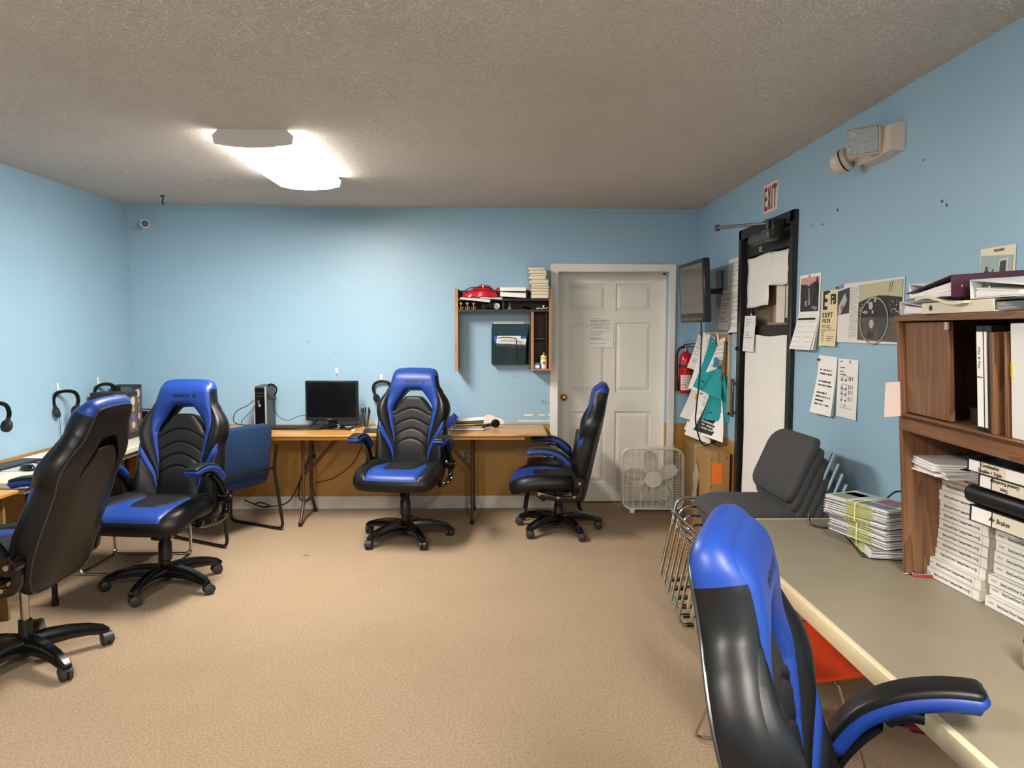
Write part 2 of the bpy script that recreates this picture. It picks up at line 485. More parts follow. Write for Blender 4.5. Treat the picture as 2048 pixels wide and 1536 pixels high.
for x, z in ((.385, .953), (.42, .95)):
    tag(MB().tube([(x, YB, z), (x - .012, YB - .03, z + .008)], .003, 6).build('wall_hook', M_blackmetal), 'small nail in the back wall above the wooden desk end, ' + ('farther from' if x < .4 else 'closer to') + ' the door', 'nail', 'nails beside the white door')

ceil_o = bpy.data.objects['ceiling']
M_scuff = mat('ceiling_scuff', '#8f8780', .9)
for x, y, l, r_ in ((-2.05, 5.25, .05, .2), (-2.0, 5.32, .045, .1), (-1.93, 5.25, .05, -.2), (.55, 2.2, .03, .5)):
    MB().box((x, y, zceil(x) - .0005), (l, .008, .002), (0, 0, r_)).build('scuff', M_scuff, ceil_o)
MB().tube([(-2.62 + .12 * math.cos(q), 4.95 + .11 * math.sin(q), zceil(-2.62)) for q in np.linspace(0, 2 * PI, 25)[:-1]], .0022, 5, closed=True).build('ring_stain', mat('stain_grey', '#a89f97', .9), ceil_o)
# ---- white six-panel door in its recess
ex = MB().span((DX0 - .08, YB + .12, -.02), (DX0, YB + .42, H)); ex.span((DX1, YB + .12, -.02), (DX1 + .08, YB + .42, H)); ex.span((DX0, YB + .12, DZ), (DX1, YB + .42, DZ + .08)); ex.span((DX0 - .08, YB + .40, -.02), (DX1 + .08, YB + .42, DZ + .05))
d1 = thing('door_1', None, None, (0, 0, 0)); struct(d1)
ex.build('jamb', M_trimw, d1)
LX0, LX1, LZ0, LZ1, LY = .53, 1.475, .012, 2.078, YB + REC
leaf = MB(); leaf.span((LX0, LY, LZ0), (LX1, LY + .02, LZ1))
cols = [(.63, .963), (1.052, 1.378)]; rows = [(1.752, 1.994), (1.02, 1.649), (.185, .84)]
# stiles and rails stand proud of the recessed panel field
fr = .013
for a, b_ in ((LX0, cols[0][0]), (cols[0][1], cols[1][0]), (cols[1][1], LX1)): leaf.span((a, LY - fr, LZ0), (b_, LY + .002, LZ1))
for a, b_ in ((LZ0, rows[2][0]), (rows[2][1], rows[1][0]), (rows[1][1], rows[0][0]), (rows[0][1], LZ1)):
    for cx in cols: leaf.span((cx[0], LY - fr, a), (cx[1], LY + .002, b_))
leaf.build('leaf', M_door, d1, smooth=False)
for (x0, x1) in cols:
    for (z0, z1) in rows:
        p = MB(); i0, i1 = .012, .045
        p.add([(x0 + i0, LY - .001, z0 + i0), (x1 - i0, LY - .001, z0 + i0), (x1 - i0, LY - .001, z1 - i0), (x0 + i0, LY - .001, z1 - i0),
               (x0 + i1, LY - .012, z0 + i1), (x1 - i1, LY - .012, z0 + i1), (x1 - i1, LY - .012, z1 - i1), (x0 + i1, LY - .012, z1 - i1)],
              [(0, 1, 5, 4), (1, 2, 6, 5), (2, 3, 7, 6), (3, 0, 4, 7), (4, 5, 6, 7)])
        p.build('panel', M_door, d1, smooth=False)
cs = MB(); cs.span((.449, YB - .022, 0), (DX0 + .004, YB, 2.155), .005); cs.span((DX1 - .004, YB - .022, 0), (1.547, YB, 2.155), .005); cs.span((.449, YB - .0221, DZ - .004), (1.547, YB, 2.1551), .005)
cs.build('casing', M_trimw, d1)
st = MB(); st.span((DX0, LY - .035, 0), (DX0 + .016, LY - .014, DZ)); st.span((DX1 - .016, LY - .035, 0), (DX1, LY - .014, DZ)); st.span((DX0, LY - .035, DZ - .016), (DX1, LY - .014, DZ))
st.build('stop', M_trimw, d1)
MB().span((LX0, LY - .005, 0), (LX1, LY + .2, .008)).build('threshold', M_blackmetal, d1)
kn = MB(); kn.lathe([(.032, 0), (.032, .006), (.014, .012), (.012, .03), (.024, .04), (.029, .055), (.024, .068), (.01, .074), (0, .075)], 24, (.588, LY - .013, .973), rot=(rad(90), 0, 0))
kn.build('knob', M_brass, d1)
MB().box((.735, LY - .018, 1.705), (.02, .006, .07), bev=.002).box((.735, LY - .024, 1.688), (.012, .014, .008)).build('hook', M_white, d1)

def flat_paper(name, label, cat, m, fn, nu=3, nv=6, off=(0, 0, 1), th=.0007, group=None):
    o = MB().sheet(fn, nu, nv, th, 0, off).build(name, m, angle=60)
    return tag(o, label, cat, group)
flat_paper('notice', 'printed white notice taped to the white six-panel door', 'paper', print_mat('notice_print', '#e9e7e4', '#77777a', 34, .06, .92, .12, .93, .45, 46, 2.0, gap=.45),
           lambda u, v: (.808 + .224 * u, LY - .0145 - .006 * (1 - v) ** 2 * u, 1.423 + .284 * v), off=(0, -1, 0))

# ---- exit door: black aluminium storefront door
d2 = struct(thing('door_2', None, None))
M_alu = mat('black_aluminium', '#151517', .4)
f = MB(); f.span((XR - .03, EY0, 0), (XR + .1, EY0 + .055, EZ), .004); f.span((XR - .03, EY1 - .06, 0), (XR + .1, EY1, EZ), .004); f.span((XR - .03, EY0, EZ - .07), (XR + .1, EY1, EZ), .004)
f.build('frame', M_alu, d2)
LA, LB = EY0 + .058, EY1 - .063
l = MB(); l.span((XR + .005, LA, .02), (XR + .05, LA + .055, EZ - .075), .003); l.span((XR + .005, LB - .07, .02), (XR + .05, LB, EZ - .075), .003)
l.span((XR + .004, LA, EZ - .20), (XR + .051, LB, EZ - .075), .003); l.span((XR + .004, LA, 1.545), (XR + .051, LB, 1.615), .003); l.span((XR + .004, LA, .02), (XR + .051, LB, .22), .003)
l.build('leaf_frame', M_alu, d2)
GA, GB = LA + .055, LB - .07
MB().span((XR + .026, GA, 1.615), (XR + .032, GB, EZ - .20)).build('upper_pane', mat('pane_glass', '#f2f5f4', .02, trans=1.0, ior=1.45), d2)
MB().span((XR + .026, GA, .22), (XR + .032, GB, 1.545)).build('lower_pane', MATS['pane_glass'], d2)
# what stands behind the glass: another room's boarded surface with a timber strip
bk = MB(); bk.span((XR + .055, GA - .05, .05), (XR + .06, GB + .05, EZ - .1), 0, 0); bk.span((XR + .045, GA + .30, 1.615), (XR + .055, GA + .40, EZ - .2), 0, 1); bk.span((XR + .045, GA - .02, 1.95), (XR + .0545, GB, EZ - .2), 0, 1)
bk.build('backing', [mat('backing_board', '#a08a72', .8, var=.12, vscale=4), mat('backing_timber', '#b57c58', .7, var=.1)], d2)
pl = MB(); pl.span((XR - .075, 5.125, .96), (XR - .060, 5.175, 1.235), .003); pl.box((XR - .045, 5.15, 1.2), (.035, .02, .02)); pl.box((XR - .045, 5.15, .99), (.035, .02, .02))
pl.build('pull_handle', mat('dark_satin_metal', '#4a4846', .3, .8), d2)
cl = MB(); cl.cyl((XR - .075, 4.50, 2.165), (XR - .075, 4.78, 2.165), .034, n=18); cl.span((XR - .11, 4.42, 2.13), (XR - .03, 4.55, 2.20), .008)
cl.cyl((XR - .075, 4.62, 2.11), (XR - .075, 4.62, 2.08), .016, n=12)
cl.build('closer_body', mat('bronze_grey', '#5f5a52', .35, .5), d2)
ar = MB(); ar.sweep([(XR - .09, 4.47, 2.235), (XR - .30, 4.82, 2.25)], [(-.012, -.005), (.012, -.005), (.012, .005), (-.012, .005)])
ar.sweep([(XR - .30, 4.82, 2.262), (XR - .09, 4.62, 2.255)], [(-.010, -.005), (.010, -.005), (.010, .005), (-.010, .005)])
ar.cyl((XR - .30, 4.82, 2.235), (XR - .30, 4.82, 2.275), .016); ar.cyl((XR - .09, 4.47, 2.19), (XR - .09, 4.47, 2.26), .016); ar.span((XR - .10, 4.36, 2.15), (XR - .03, 4.41, 2.25), .005)
ar.build('closer_arm', M_blackmetal, d2)
MB().cyl((XR - .03, 5.17, 1.45), (XR - .045, 5.17, 1.45), .014, n=14).build('lock_cylinder', M_blackmetal, d2)

# papers on the exit door
def crumple(y0, y1, z0, z1, amp, seed, x=XR + .0):
    r = random.Random(seed); ph = [r.uniform(0, 6) for _ in range(6)]
    def fn(u, v):
        d = amp * (math.sin(7 * u + ph[0] + 3 * v) + .7 * math.sin(13 * v + ph[1] + 4 * u) + .5 * math.sin(19 * u - 11 * v + ph[2]))
        return (x - .004 - abs(d), y1 + (y0 - y1) * u + .006 * math.sin(9 * v + ph[3]), z0 + (z1 - z0) * v + .006 * math.sin(8 * u + ph[4]))
    return fn
poly = MB()
fn = crumple(LA + .06, LB - .075, 1.74, EZ - .21, .004, 3)
# an L-shaped crumpled sheet: full width on top, only the latch side below
nu, nv = 16, 16; vv = {}; vs = []; fs = []
for j in range(nv + 1):
    for i in range(nu + 1):
        vv[i, j] = len(vs); vs.append(fn(i / nu, j / nv))
for j in range(nv):
    for i in range(nu):
        if j >= 6 or i < 9:
            if j >= 5 or i < 9: fs.append((vv[i, j], vv[i+1, j], vv[i+1, j+1], vv[i, j+1]))
poly.add(vs, fs)
o = poly.build('cover_sheet', M_paper2, angle=70); tag(o, 'crumpled white paper taped over the upper glass of the exit door', 'paper')
so = o.modifiers.new('thick', 'SOLIDIFY'); so.thickness = .0008
flat_paper('cover_sheet', 'long white paper covering the whole lower glass of the exit door', 'paper', M_paper2, crumple(LA + .04, LB - .06, .10, 1.548, .0025, 9, XR + .001), 8, 20, off=(-1, 0, 0))
flat_paper('handwritten_sheet', 'small handwritten sheet hung over the middle rail of the exit door', 'paper', print_mat('handwriting', '#e7e6e6', '#8f949c', 14, .12, .85, .28, .92, .35, 12, 5., gap=.3),
           lambda u, v: (XR - .012 - .012 * (1 - v), 5.08 - .215 * u, 1.435 + .245 * v), off=(-1, 0, 0))
flat_paper('list_sheet', 'lined white list on the exit door glass beside the timber strip', 'paper', print_mat('list_print', '#ddd8cc', '#b9b4a8', 18, .02, .98, .05, .95, .16, 4, 1., short=.05),
           lambda u, v: (XR + .022, 4.60 - .14 * u, 1.63 + .27 * v), off=(-1, 0, 0))
flat_paper('list_sheet', 'pale green ruled form on the exit door glass, hinge side', 'paper', print_mat('form_print', '#cdd6c8', '#7d857d', 9, .02, .98, .05, .6, .12, 4, 4., short=.05),
           lambda u, v: (XR + .021, 4.445 - .085 * u, 1.66 + .24 * v), off=(-1, 0, 0))
flat_paper('sticker', 'small navy and white sticker on the exit door glass', 'sticker', print_mat('sticker_print', '#2b2f5e', '#e9e9f0', 3, .1, .9, .1, .9, .45, 5, 8.),
           lambda u, v: (XR + .021, 5.075 - .045 * u, 1.60 + .11 * v), off=(-1, 0, 0))
# ------------------------------------------------------------------ gaming chair
def sstep(a, b, x):
    t = np.clip((x - a) / (b - a), 0, 1); return t * t * (3 - 2 * t)
def dense(poly, step, closed=True):
    out = []; n = len(poly)
    for i in range(n if closed else n - 1):
        a, b = np.array(poly[i], float), np.array(poly[(i + 1) % n], float)
        k = max(1, int(np.linalg.norm(b - a) / step + .5))
        for q in range(k): out.append(tuple(a + (b - a) * q / k))
    if not closed: out.append(tuple(poly[-1]))
    return out
def resample(poly, step):
    return dense(poly, step)
def inside(poly, P):
    P = np.asarray(P); x, y = P[:, 0], P[:, 1]; r = np.zeros(len(P), bool); n = len(poly); q = np.asarray(poly)
    for i in range(n):
        x0, y0 = q[i]; x1, y1 = q[(i + 1) % n]
        c = (y0 > y) != (y1 > y)
        with np.errstate(divide='ignore', invalid='ignore'):
            r ^= c & (x < (x1 - x0) * (y - y0) / (y1 - y0 + 1e-15) + x0)
    return r
def dist_lines(P, lines):
    P = np.asarray(P, float); d = np.full(len(P), 9.0)
    for L in lines:
        L = np.asarray(L, float)
        for a, b in zip(L[:-1], L[1:]):
            ab = b - a; t = np.clip(((P - a) @ ab) / (ab @ ab + 1e-12), 0, 1)
            d = np.minimum(d, np.linalg.norm(P - (a + t[:, None] * ab), axis=1))
    return d
def mirror(half):
    """half outline from bottom centre (x=0) round the +x side to top centre"""
    h = [tuple(p) for p in half]
    return h + [(-x, y) for x, y in h[::-1] if x > 1e-9]
def close(p): return list(p) + [p[0]]
def triangulate(outline, holes, seams, step):
    xs = [p[0] for p in outline]; ys = [p[1] for p in outline]
    pts = []; edges = []
    def addl(L, closed):
        o = len(pts); pts.extend(L)
        n = len(L)
        edges.extend((o + i, o + (i + 1) % n) for i in range(n if closed else n - 1))
    addl(outline, True)
    for h in holes: addl(h, True)
    for s in seams: addl(s, False)
    grid = []
    j = 0; y = min(ys)
    while y < max(ys):
        x = min(xs) + (step / 2 if j % 2 else 0)
        while x < max(xs): grid.append((x, y)); x += step
        y += step * .866; j += 1
    allL = [close(outline)] + [close(h) for h in holes] + list(seams)
    g = np.array(grid); k = inside(outline, g)
    for h in holes: k &= ~inside(h, g)
    k &= dist_lines(g, allL) > step * .45
    # an extra row of points hugging each seam, so the stitched dip is resolved
    extra = []
    for L in allL:
        L = np.asarray(dense(L, step * .7, False))
        t = np.gradient(L, axis=0); nrm = np.stack([-t[:, 1], t[:, 0]], 1); nrm /= np.linalg.norm(nrm, axis=1)[:, None] + 1e-9
        for s in (-.006, .006): extra.append(L + nrm * s)
    e = np.concatenate(extra); ke = inside(outline, e)
    for h in holes: ke &= ~inside(h, e)
    ke &= dist_lines(e, allL) > .0045
    pts = [tuple(p) for p in pts] + [tuple(p) for p in g[k]] + [tuple(p) for p in e[ke]]
    r = delaunay_2d_cdt([Vector(p) for p in pts], edges, [], 0, 1e-5)
    V = np.array([tuple(v) for v in r[0]]); T = [tuple(f) for f in r[2]]
    C = np.array([V[list(f)].mean(0) for f in T])
    ok = inside(outline, C)
    for h in holes: ok &= ~inside(h, C)
    return V, [f for f, q in zip(T, ok) if q], C[ok], allL
def zone_mesh(V3, tris):
    used = sorted({i for t in tris for i in t}); m = {a: b for b, a in enumerate(used)}
    mb = MB(); mb.add([V3[i] for i in used], [tuple(m[i] for i in t) for t in tris]); return mb

# --- backrest outline and zones: (half width, height along the back), metres
out_half = [(0, -.10), (.18, -.10), (.235, -.07), (.258, .0), (.268, .094), (.270, .198), (.266, .282), (.262, .335), (.263, .368), (.275, .407),
            (.279, .459), (.265, .512), (.233, .564), (.193, .616), (.176, .668), (.168, .715), (.160, .742), (.138, .764), (.07, .772), (0, .773)]
out_half = [(x, y if y <= 0 else .94 * y + .047 * min(1, y / .1)) for x, y in out_half]
B_OUT = resample([p for p in smooth_path(mirror(out_half), 3, True)], .016)
CMP = lambda L: [(x, .94 * y + .047) for x, y in L]
blue_o = [(.172, .695), (.180, .645), (.187, .60), (.196, .55), (.201, .51), (.199, .46), (.188, .407), (.172, .324), (.150, .24), (.137, .178), (.129, .11)]
blue_i = [(.129, .11), (.1315, .15), (.137, .24), (.149, .33), (.157, .39), (.161, .43)]
hole_o = [(.161, .43), (.15, .475), (.128, .515), (.098, .562), (.072, .597), (.05, .612), (0, .614)]
hole_i = [(0, .558), (.045, .556), (.07, .546), (.10, .512), (.13, .468), (.148, .435), (.161, .43)]
out_half = None
blue_o, blue_i, hole_o, hole_i = CMP(blue_o), CMP(blue_i), CMP(hole_o), CMP(hole_i)
sm_ = lambda L: [p[:2] for p in smooth_path([(a, b, 0) for a, b in L], 3)]
bo, bi, ho, hi = sm_(blue_o), sm_(blue_i), sm_(hole_o), sm_(hole_i)
mir = lambda L: [(-x, y) for x, y in L]
def out_between(s0, top=True):
    r = [p for p in B_OUT if p[1] >= s0 and p[0] >= 0]; return sorted(r, key=lambda p: (round(p[1], 4), -p[0]))
HOLE = resample(ho[:-1] + mir(ho)[::-1][:-1] + mir(hi)[::-1][:-1] + hi[:-1], .013)
pad_s = CMP([(.129, .11), (.134, .04), (.14, -.02)]) + [(.142, -.10)]
ps = sm_(pad_s)
seam_blue_r = bo; seam_in_r = bi
st_u = sm_(CMP([(.2635, .362), (.225, .30), (.18, .215), (.150, .15), (.135, .07)]))
st_l = sm_(CMP([(.2655, .295), (.238, .248), (.193, .175), (.158, .105), (.1375, .02)]))
def clipped(L): return L
chev = [[(-.15 * q, p - .060 * q ** 1.7) for q in np.linspace(1, 0, 9)] + [(.15 * q, p - .060 * q ** 1.7) for q in np.linspace(0, 1, 9)[1:]] for p in (.472, .390, .314, .238)]
chev = [[(x * w, y) for x, y in L] for L, w in zip(chev, (.99, .93, .88, .86))]
top_cut = (.163, .695)
# where the blue leaves the outline
near = min((p for p in B_OUT if p[0] > 0), key=lambda p: (p[0] - .172) ** 2 + (p[1] - .700) ** 2)
bo = [near] + bo[1:]
Zb = [p for p in B_OUT if p[0] > 0 and p[1] > near[1]]
Zb = sorted(Zb, key=lambda p: -p[1] * 1.0 + p[0] * -1e-3)
top_arc = [p for p in B_OUT if p[1] >= near[1] - 1e-6]
top_arc = sorted(top_arc, key=lambda p: math.atan2(p[1] - .6, p[0]))         # right to left over the top
BLUE_POLY = bo[::-1] + [p for p in top_arc if p != near and p != (-near[0], near[1])] + mir(bo) + mir(bi)[1:] + mir(ho)[1:] + ho[::-1][1:-1] + bi[::-1][:-1]
PAD_POLY = ps[::-1] + bi[1:] + hi[::-1][1:] + mir(hi)[1:] + mir(bi)[::-1][1:] + mir(ps)[1:]
STR_POLY = st_u + st_l[::-1]
def back_base(x, s):
    ax = np.abs(x)
    A = .050 * np.exp(-((s - .42) / .19) ** 2) + .060 * np.exp(-((s - .10) / .19) ** 2)
    w = A * sstep(.11, .27, ax)
    w = w + .022 * sstep(.52, .66, s) - .020 * sstep(.70, .78, s)
    w = w + .018 * np.exp(-((s - .16) / .12) ** 2) * (1 - sstep(.08, .16, ax))
    return w
def back_front(P, allL):
    x, s = P[:, 0], P[:, 1]
    d = dist_lines(P, allL); do = dist_lines(P, [close(B_OUT)]); dh = dist_lines(P, [close(HOLE)])
    w = back_base(x, s) + .013 * (1 - np.exp(-d / .012)) - .022 * (1 - .75 * sstep(.55, .68, s)) * np.exp(-do / .014) - .012 * np.exp(-dh / .008)
    inpad = inside(PAD_POLY, P)
    dc = dist_lines(P, chev)
    return w - np.where(inpad, .007 * np.exp(-(dc / .005) ** 2), 0)
def back_rear(P):
    x, s = P[:, 0], P[:, 1]
    wing = (.050 * np.exp(-((s - .42) / .19) ** 2) + .060 * np.exp(-((s - .10) / .19) ** 2)) * sstep(.10, .27, np.abs(x))
    do = dist_lines(P, [close(B_OUT)])
    return -.085 + .45 * wing + .008 * sstep(.5, .7, s) - .012 * (1 - np.exp(-do / .03))
TH = rad(12.5); O3 = np.array([0, .135, .43])
def lift(P, w):
    T = np.array([0, math.sin(TH), math.cos(TH)]); N = np.array([0, -math.cos(TH), math.sin(TH)])
    return O3 + np.outer(P[:, 0], [1, 0, 0]) + np.outer(P[:, 1], T) + np.outer(w, N)
def out_normal(L):
    L = np.asarray(L); t = np.roll(L, -1, 0) - np.roll(L, 1, 0); n = np.stack([t[:, 1], -t[:, 0]], 1); n /= np.linalg.norm(n, axis=1)[:, None]
    a = .5 * np.sum(L[:, 0] * np.roll(L[:, 1], -1) - np.roll(L[:, 0], -1) * L[:, 1])
    return n if a > 0 else -n
def rings(mb, R, flip=False, mi=None):
    n = len(R[0]); o = len(mb.v)
    for r in R: mb.v.extend([tuple(p) for p in r])
    for k in range(len(R) - 1):
        for i in range(n):
            j = (i + 1) % n; f = (o + k * n + i, o + k * n + j, o + (k + 1) * n + j, o + (k + 1) * n + i)
            mb.f.append(f[::-1] if flip else f); mb.m.append(mi[i] if mi is not None else 0)

def build_gaming_chair():
    root = thing('gaming_chair', 'x', 'chair', group='black and blue gaming chairs')
    # backrest: one triangulated front, cut into its upholstered zones
    seams = [bo, mir(bo), bi, mir(bi), ps, mir(ps), st_u, mir(st_u), st_l, mir(st_l)] + chev
    V, T, C, L = triangulate(B_OUT, [HOLE], seams, .0135)
    W = back_front(V, [close(B_OUT), close(HOLE)] + seams[:10])
    V3 = lift(V, W)
    ib, ip = inside(BLUE_POLY, C), inside(PAD_POLY, C); isr = inside(STR_POLY, C) | inside(mir(STR_POLY), C)
    zb = [t for t, q in zip(T, ib) if q]; zp = [t for t, a, q in zip(T, ib, ip) if q and not a]
    zs = [t for t, a, b_, q in zip(T, ib, ip, isr) if q and not a and not b_]
    zk = [t for t, a, b_, q in zip(T, ib, ip, isr) if not (a or b_ or q)]
    shell = zone_mesh(V3, zk)
    # sides
    P = np.asarray(B_OUT); n = out_normal(B_OUT)
    wf = back_front(P, [close(B_OUT)]); wr = back_rear(P)
    mi = [1 if (p[1] > .728) else 0 for p in B_OUT]
    up = (1 + .9 * np.clip(n[:, 1], 0, 1) * (P[:, 1] > .6))[:, None]; n = n * up
    R = [lift(P, wf), lift(P + n * .007, wf * .90 + wr * .10), lift(P + n * .013, wf * .70 + wr * .30), lift(P + n * .0155, wf * .45 + wr * .55), lift(P + n * .012, wf * .2 + wr * .8), lift(P + n * .006, wf * .07 + wr * .93), lift(P, wr)]
    rings(shell, R, mi=mi)
    Ph = np.asarray(HOLE); nh = out_normal(HOLE)
    hf, hr = back_front(Ph, [close(HOLE)]), back_rear(Ph)
    rings(shell, [lift(Ph, hf), lift(Ph - nh * .004, hf * .6 + hr * .4), lift(Ph, hr)], flip=True)
    back = shell.build('backrest', [M_black, M_blue], root, angle=75)
    zone_mesh(V3, zb).build('headrest_panel', M_blue, back, angle=75)['label'] = 'royal blue headrest panel'
    zone_mesh(V3, zp).build('centre_pad', M_pad, back, angle=75)
    for sgn in (1, -1):
        q = [t for t in zs if np.mean(V[list(t), 0]) * sgn > 0]
        zone_mesh(V3, q).build('accent_stripe', M_blue, back, angle=75)['label'] = 'royal blue side stripe'
    Vr, Tr, Cr, _ = triangulate(B_OUT, [HOLE], [], .03)
    zone_mesh(lift(Vr, back_rear(Vr)), Tr).build('rear_panel', M_black, back, angle=75)
    pl = MB(); pl.tube([tuple(p) for p in lift(P - n * .001, wr - .001)], .0042, 6, closed=True); pl.build('piping', M_piping, back)
    # lettering on the headrest, following its surface
    me = text_mesh('EMERGE', .026, ext=0.0, spacing=1.02, weight=.0006, res=2)
    vs = [(v.co.x * 1.15 - .008, v.co.y + .682) for v in me.vertices]; fs = [tuple(p.vertices) for p in me.polygons]
    for dx in (0, .011):
        o = len(vs); a = .064 + dx
        vs += [(a, .696), (a + .006, .696), (a + .017, .682), (a + .006, .668), (a, .668), (a + .011, .682)]; fs += [(o, o + 5, o + 2, o + 1), (o + 5, o + 4, o + 3, o + 2)]
    vv = np.array(vs); ww = back_front(vv, L[:1]) + .0018
    # subdivide-free: letters are small enough to sit on the gently curved pad
    mb = MB(); mb.add([tuple(p) for p in lift(vv, ww)], fs); mb.build('lettering', M_logo, back, smooth=False)
    bpy.data.meshes.remove(me)
    # seat
    s_half = [(0, -.375), (.14, -.372), (.235, -.352), (.285, -.305), (.303, -.22), (.300, -.06), (.275, .07), (.225, .135), (.10, .155), (0, .155)]
    S_OUT = resample(smooth_path(mirror(s_half), 3, True), .018)
    sb_o = sm_([(.19, -.366), (.196, -.29), (.20, -.2), (.19, -.08), (.16, .03), (.14, .06)]); sb_i = sm_([(.14, .06), (.128, -.05), (.118, -.13), (.075, -.20), (0, -.203)])
    q = min(S_OUT, key=lambda p: (p[0] - .19) ** 2 + (p[1] + .366) ** 2); sb_o = [q] + sb_o[1:]
    seams2 = [sb_o, mir(sb_o), sb_i, mir(sb_i)]
    lines = [[(-.1, y), (.1, y)] for y in (-.12, -.06, 0.0)]
    V, T, C, L2 = triangulate(S_OUT, [], seams2 + lines, .016)
    def seat_h(P, LL):
        x, y = P[:, 0], P[:, 1]; d = dist_lines(P, LL); do = dist_lines(P, [close(S_OUT)])
        z = .487 + .024 * sstep(.15, .26, np.abs(x)) * sstep(-.36, -.1, y) - .022 * sstep(-.22, -.38, y) * 1.0 + .012 * (1 - np.exp(-d / .014)) - .026 * np.exp(-do / .016)
        dl = dist_lines(P, lines); return z - .005 * np.exp(-(dl / .005) ** 2)
    Z = seat_h(V, [close(S_OUT)] + seams2); V3 = np.column_stack([V, Z])
    front = [p for p in S_OUT if p[1] < -.3 and abs(p[0]) < abs(q[0]) - 1e-6]; front = sorted(front, key=lambda p: p[0])
    SB = mir(sb_o)[::-1] + front + sb_o + sb_i[1:] + mir(sb_i)[::-1][1:-1]
    inner = sb_i + mir(sb_i)[::-1][1:]
    ib = inside(SB, C); ic = inside(inner, C)
    sh = zone_mesh(V3, [t for t, a, b_ in zip(T, ib, ic) if not a and not b_])
    P = np.asarray(S_OUT); n = out_normal(S_OUT); z0 = seat_h(P, [close(S_OUT)])
    mk = lambda o, z: np.column_stack([P + n * o, z])
    rings(sh, [mk(0, z0), mk(.010, z0 - .022), mk(.011, z0 - .05), mk(-.002, z0 - .078), mk(-.04, np.full(len(P), .392)), mk(-.12, np.full(len(P), .385))])
    k = len(sh.v) - len(P); sh.f.append(tuple(range(k, k + len(P)))); sh.m.append(0)
    seat = sh.build('seat', M_black, root, angle=75)
    zone_mesh(V3, [t for t, a in zip(T, ib) if a]).build('front_panel', M_blue, seat, angle=75)['label'] = 'royal blue front panel of seat'
    zone_mesh(V3, [t for t, a, b_ in zip(T, ib, ic) if b_ and not a]).build('centre_pad', M_pad, seat, angle=75)
    # arms
    for sg in (-1, 1):
        X = .318 * sg
        low = smooth_path([(X, -.11, .668), (X, -.07, .674), (X, .0, .648), (X, .075, .590), (X, .125, .52), (X, .150, .47)], 4)
        a = MB(); a.sweep(low, rrect(.050, .026, .010, 2), up=(0, -1, .4), scales=[(1, 1)] * 8 + [(.9, 1.3)] * (len(low) - 8))
        a.cyl((X - .030, .158, .478), (X + .030, .158, .478), .040, n=20); a.cyl((X - .036, .158, .478), (X + .036, .158, .478), .022, n=14)
        a.sweep(smooth_path([(X * .985, .160, .49), (X * .985, .176, .43), (X * .985, .160, .375), (X * .975, .08, .350), (X * .965, -.05, .360), (X * .965, -.155, .385)], 4), rrect(.034, .046, .012, 2), up=(0, -1, .3))
        arm = a.build('armrest', M_gloss, root)
        path = smooth_path([(X, -.225, .690), (X, -.215, .698), (X, -.15, .708), (X, -.07, .704), (X, .01, .678), (X, .07, .628), (X, .094, .598)], 4)
        nP = len(path); sc = [min(1, .55 + .45 * math.sin(min(1, i / 3) * PI / 2)) for i in range(nP)]; sc = [min(p, .6 + .4 * min(1, (nP - 1 - i) / 3)) for i, p in enumerate(sc)]
        bnd = MB(); bnd.sweep(path, rrect(.094, .040, .018, 3), up=(0, 0, 1), scales=sc); bnd.build('pad_band', M_blue, arm, angle=60)['label'] = 'royal blue band round the armrest pad'
        topp = [(p[0], p[1], p[2] + .016) for p in path]; tp = MB(); tp.sweep(topp, [(x, z * (1 if z > 0 else .3)) for x, z in rrect(.084, .030, .0145, 4)], up=(0, 0, 1), scales=sc); tp.build('arm_pad', M_black, arm, angle=60)
        bt = MB()
        for (y, z) in ((.12, .372), (.0, .365), (-.14, .388)): bt.cyl((X + .012 * sg, y, z), (X + .019 * sg, y, z), .010, n=12)
        bt.cyl((X + .034 * sg, .158, .478), (X + .040 * sg, .158, .478), .012, n=12)
        stuff(bt.build('bolts', M_chromeworn, arm))
    # mechanism, lever
    m = MB(); m.span((-.10, -.13, .352), (.10, .13, .388), .008); m.span((-.045, -.10, .315), (.045, .06, .355), .008); m.cyl((.02, -.10, .34), (.025, -.135, .275), .027, n=14); m.span((-.27, -.06, .372), (.27, -.03, .392)); m.span((-.27, .05, .372), (.27, .08, .392))
    mech = m.build('seat_mechanism', M_plastic, root)
    lv = MB(); lv.tube([(.04, -.02, .355), (.16, -.03, .350), (.24, -.04, .340)], .006, 8); lv.build('lever', M_plastic, mech); MB().box((-.19, -.31, .382), (.05, .02, .02), bev=.004).build('tab', M_plastic, mech)
    # column and star base
    g = MB(); g.cyl((0, 0, .06), (0, 0, .36), .0185, n=20); g.cyl((0, 0, .325), (0, 0, .329), .0195, n=20); g.build('gas_cylinder', M_chromeworn, root)
    g = MB(); g.lathe([(.021, .215), (.029, .218), (.031, .13), (.036, .125), (.037, .09)], 24); g.build('column_cover', M_plastic, root)
    g = MB(); g.lathe([(.024, .335), (.030, .335), (.033, .235), (.038, .228), (.0395, .125), (.034, .12)], 24); g.build('column_sleeve', M_plastic, root)
    sb = MB(); sb.lathe([(.030, .045), (.034, .05), (.046, .085), (.052, .12), (.044, .138), (.03, .145)], 22)
    for k in range(5):
        a = 2 * PI * k / 5; d = (math.cos(a), math.sin(a))
        pth = [(d[0] * r, d[1] * r, z) for r, z in ((.035, .108), (.10, .114), (.18, .112), (.26, .100), (.32, .083), (.348, .070))]
        sb.sweep(pth, [(-.5, -.5), (.5, -.5), (.5, .15), (.3, .5), (-.3, .5), (-.5, .15)], scales=[(.076, .070), (.068, .068), (.060, .060), (.055, .050), (.052, .042), (.038, .024)])
    star = sb.build('star_base', M_gloss, root)
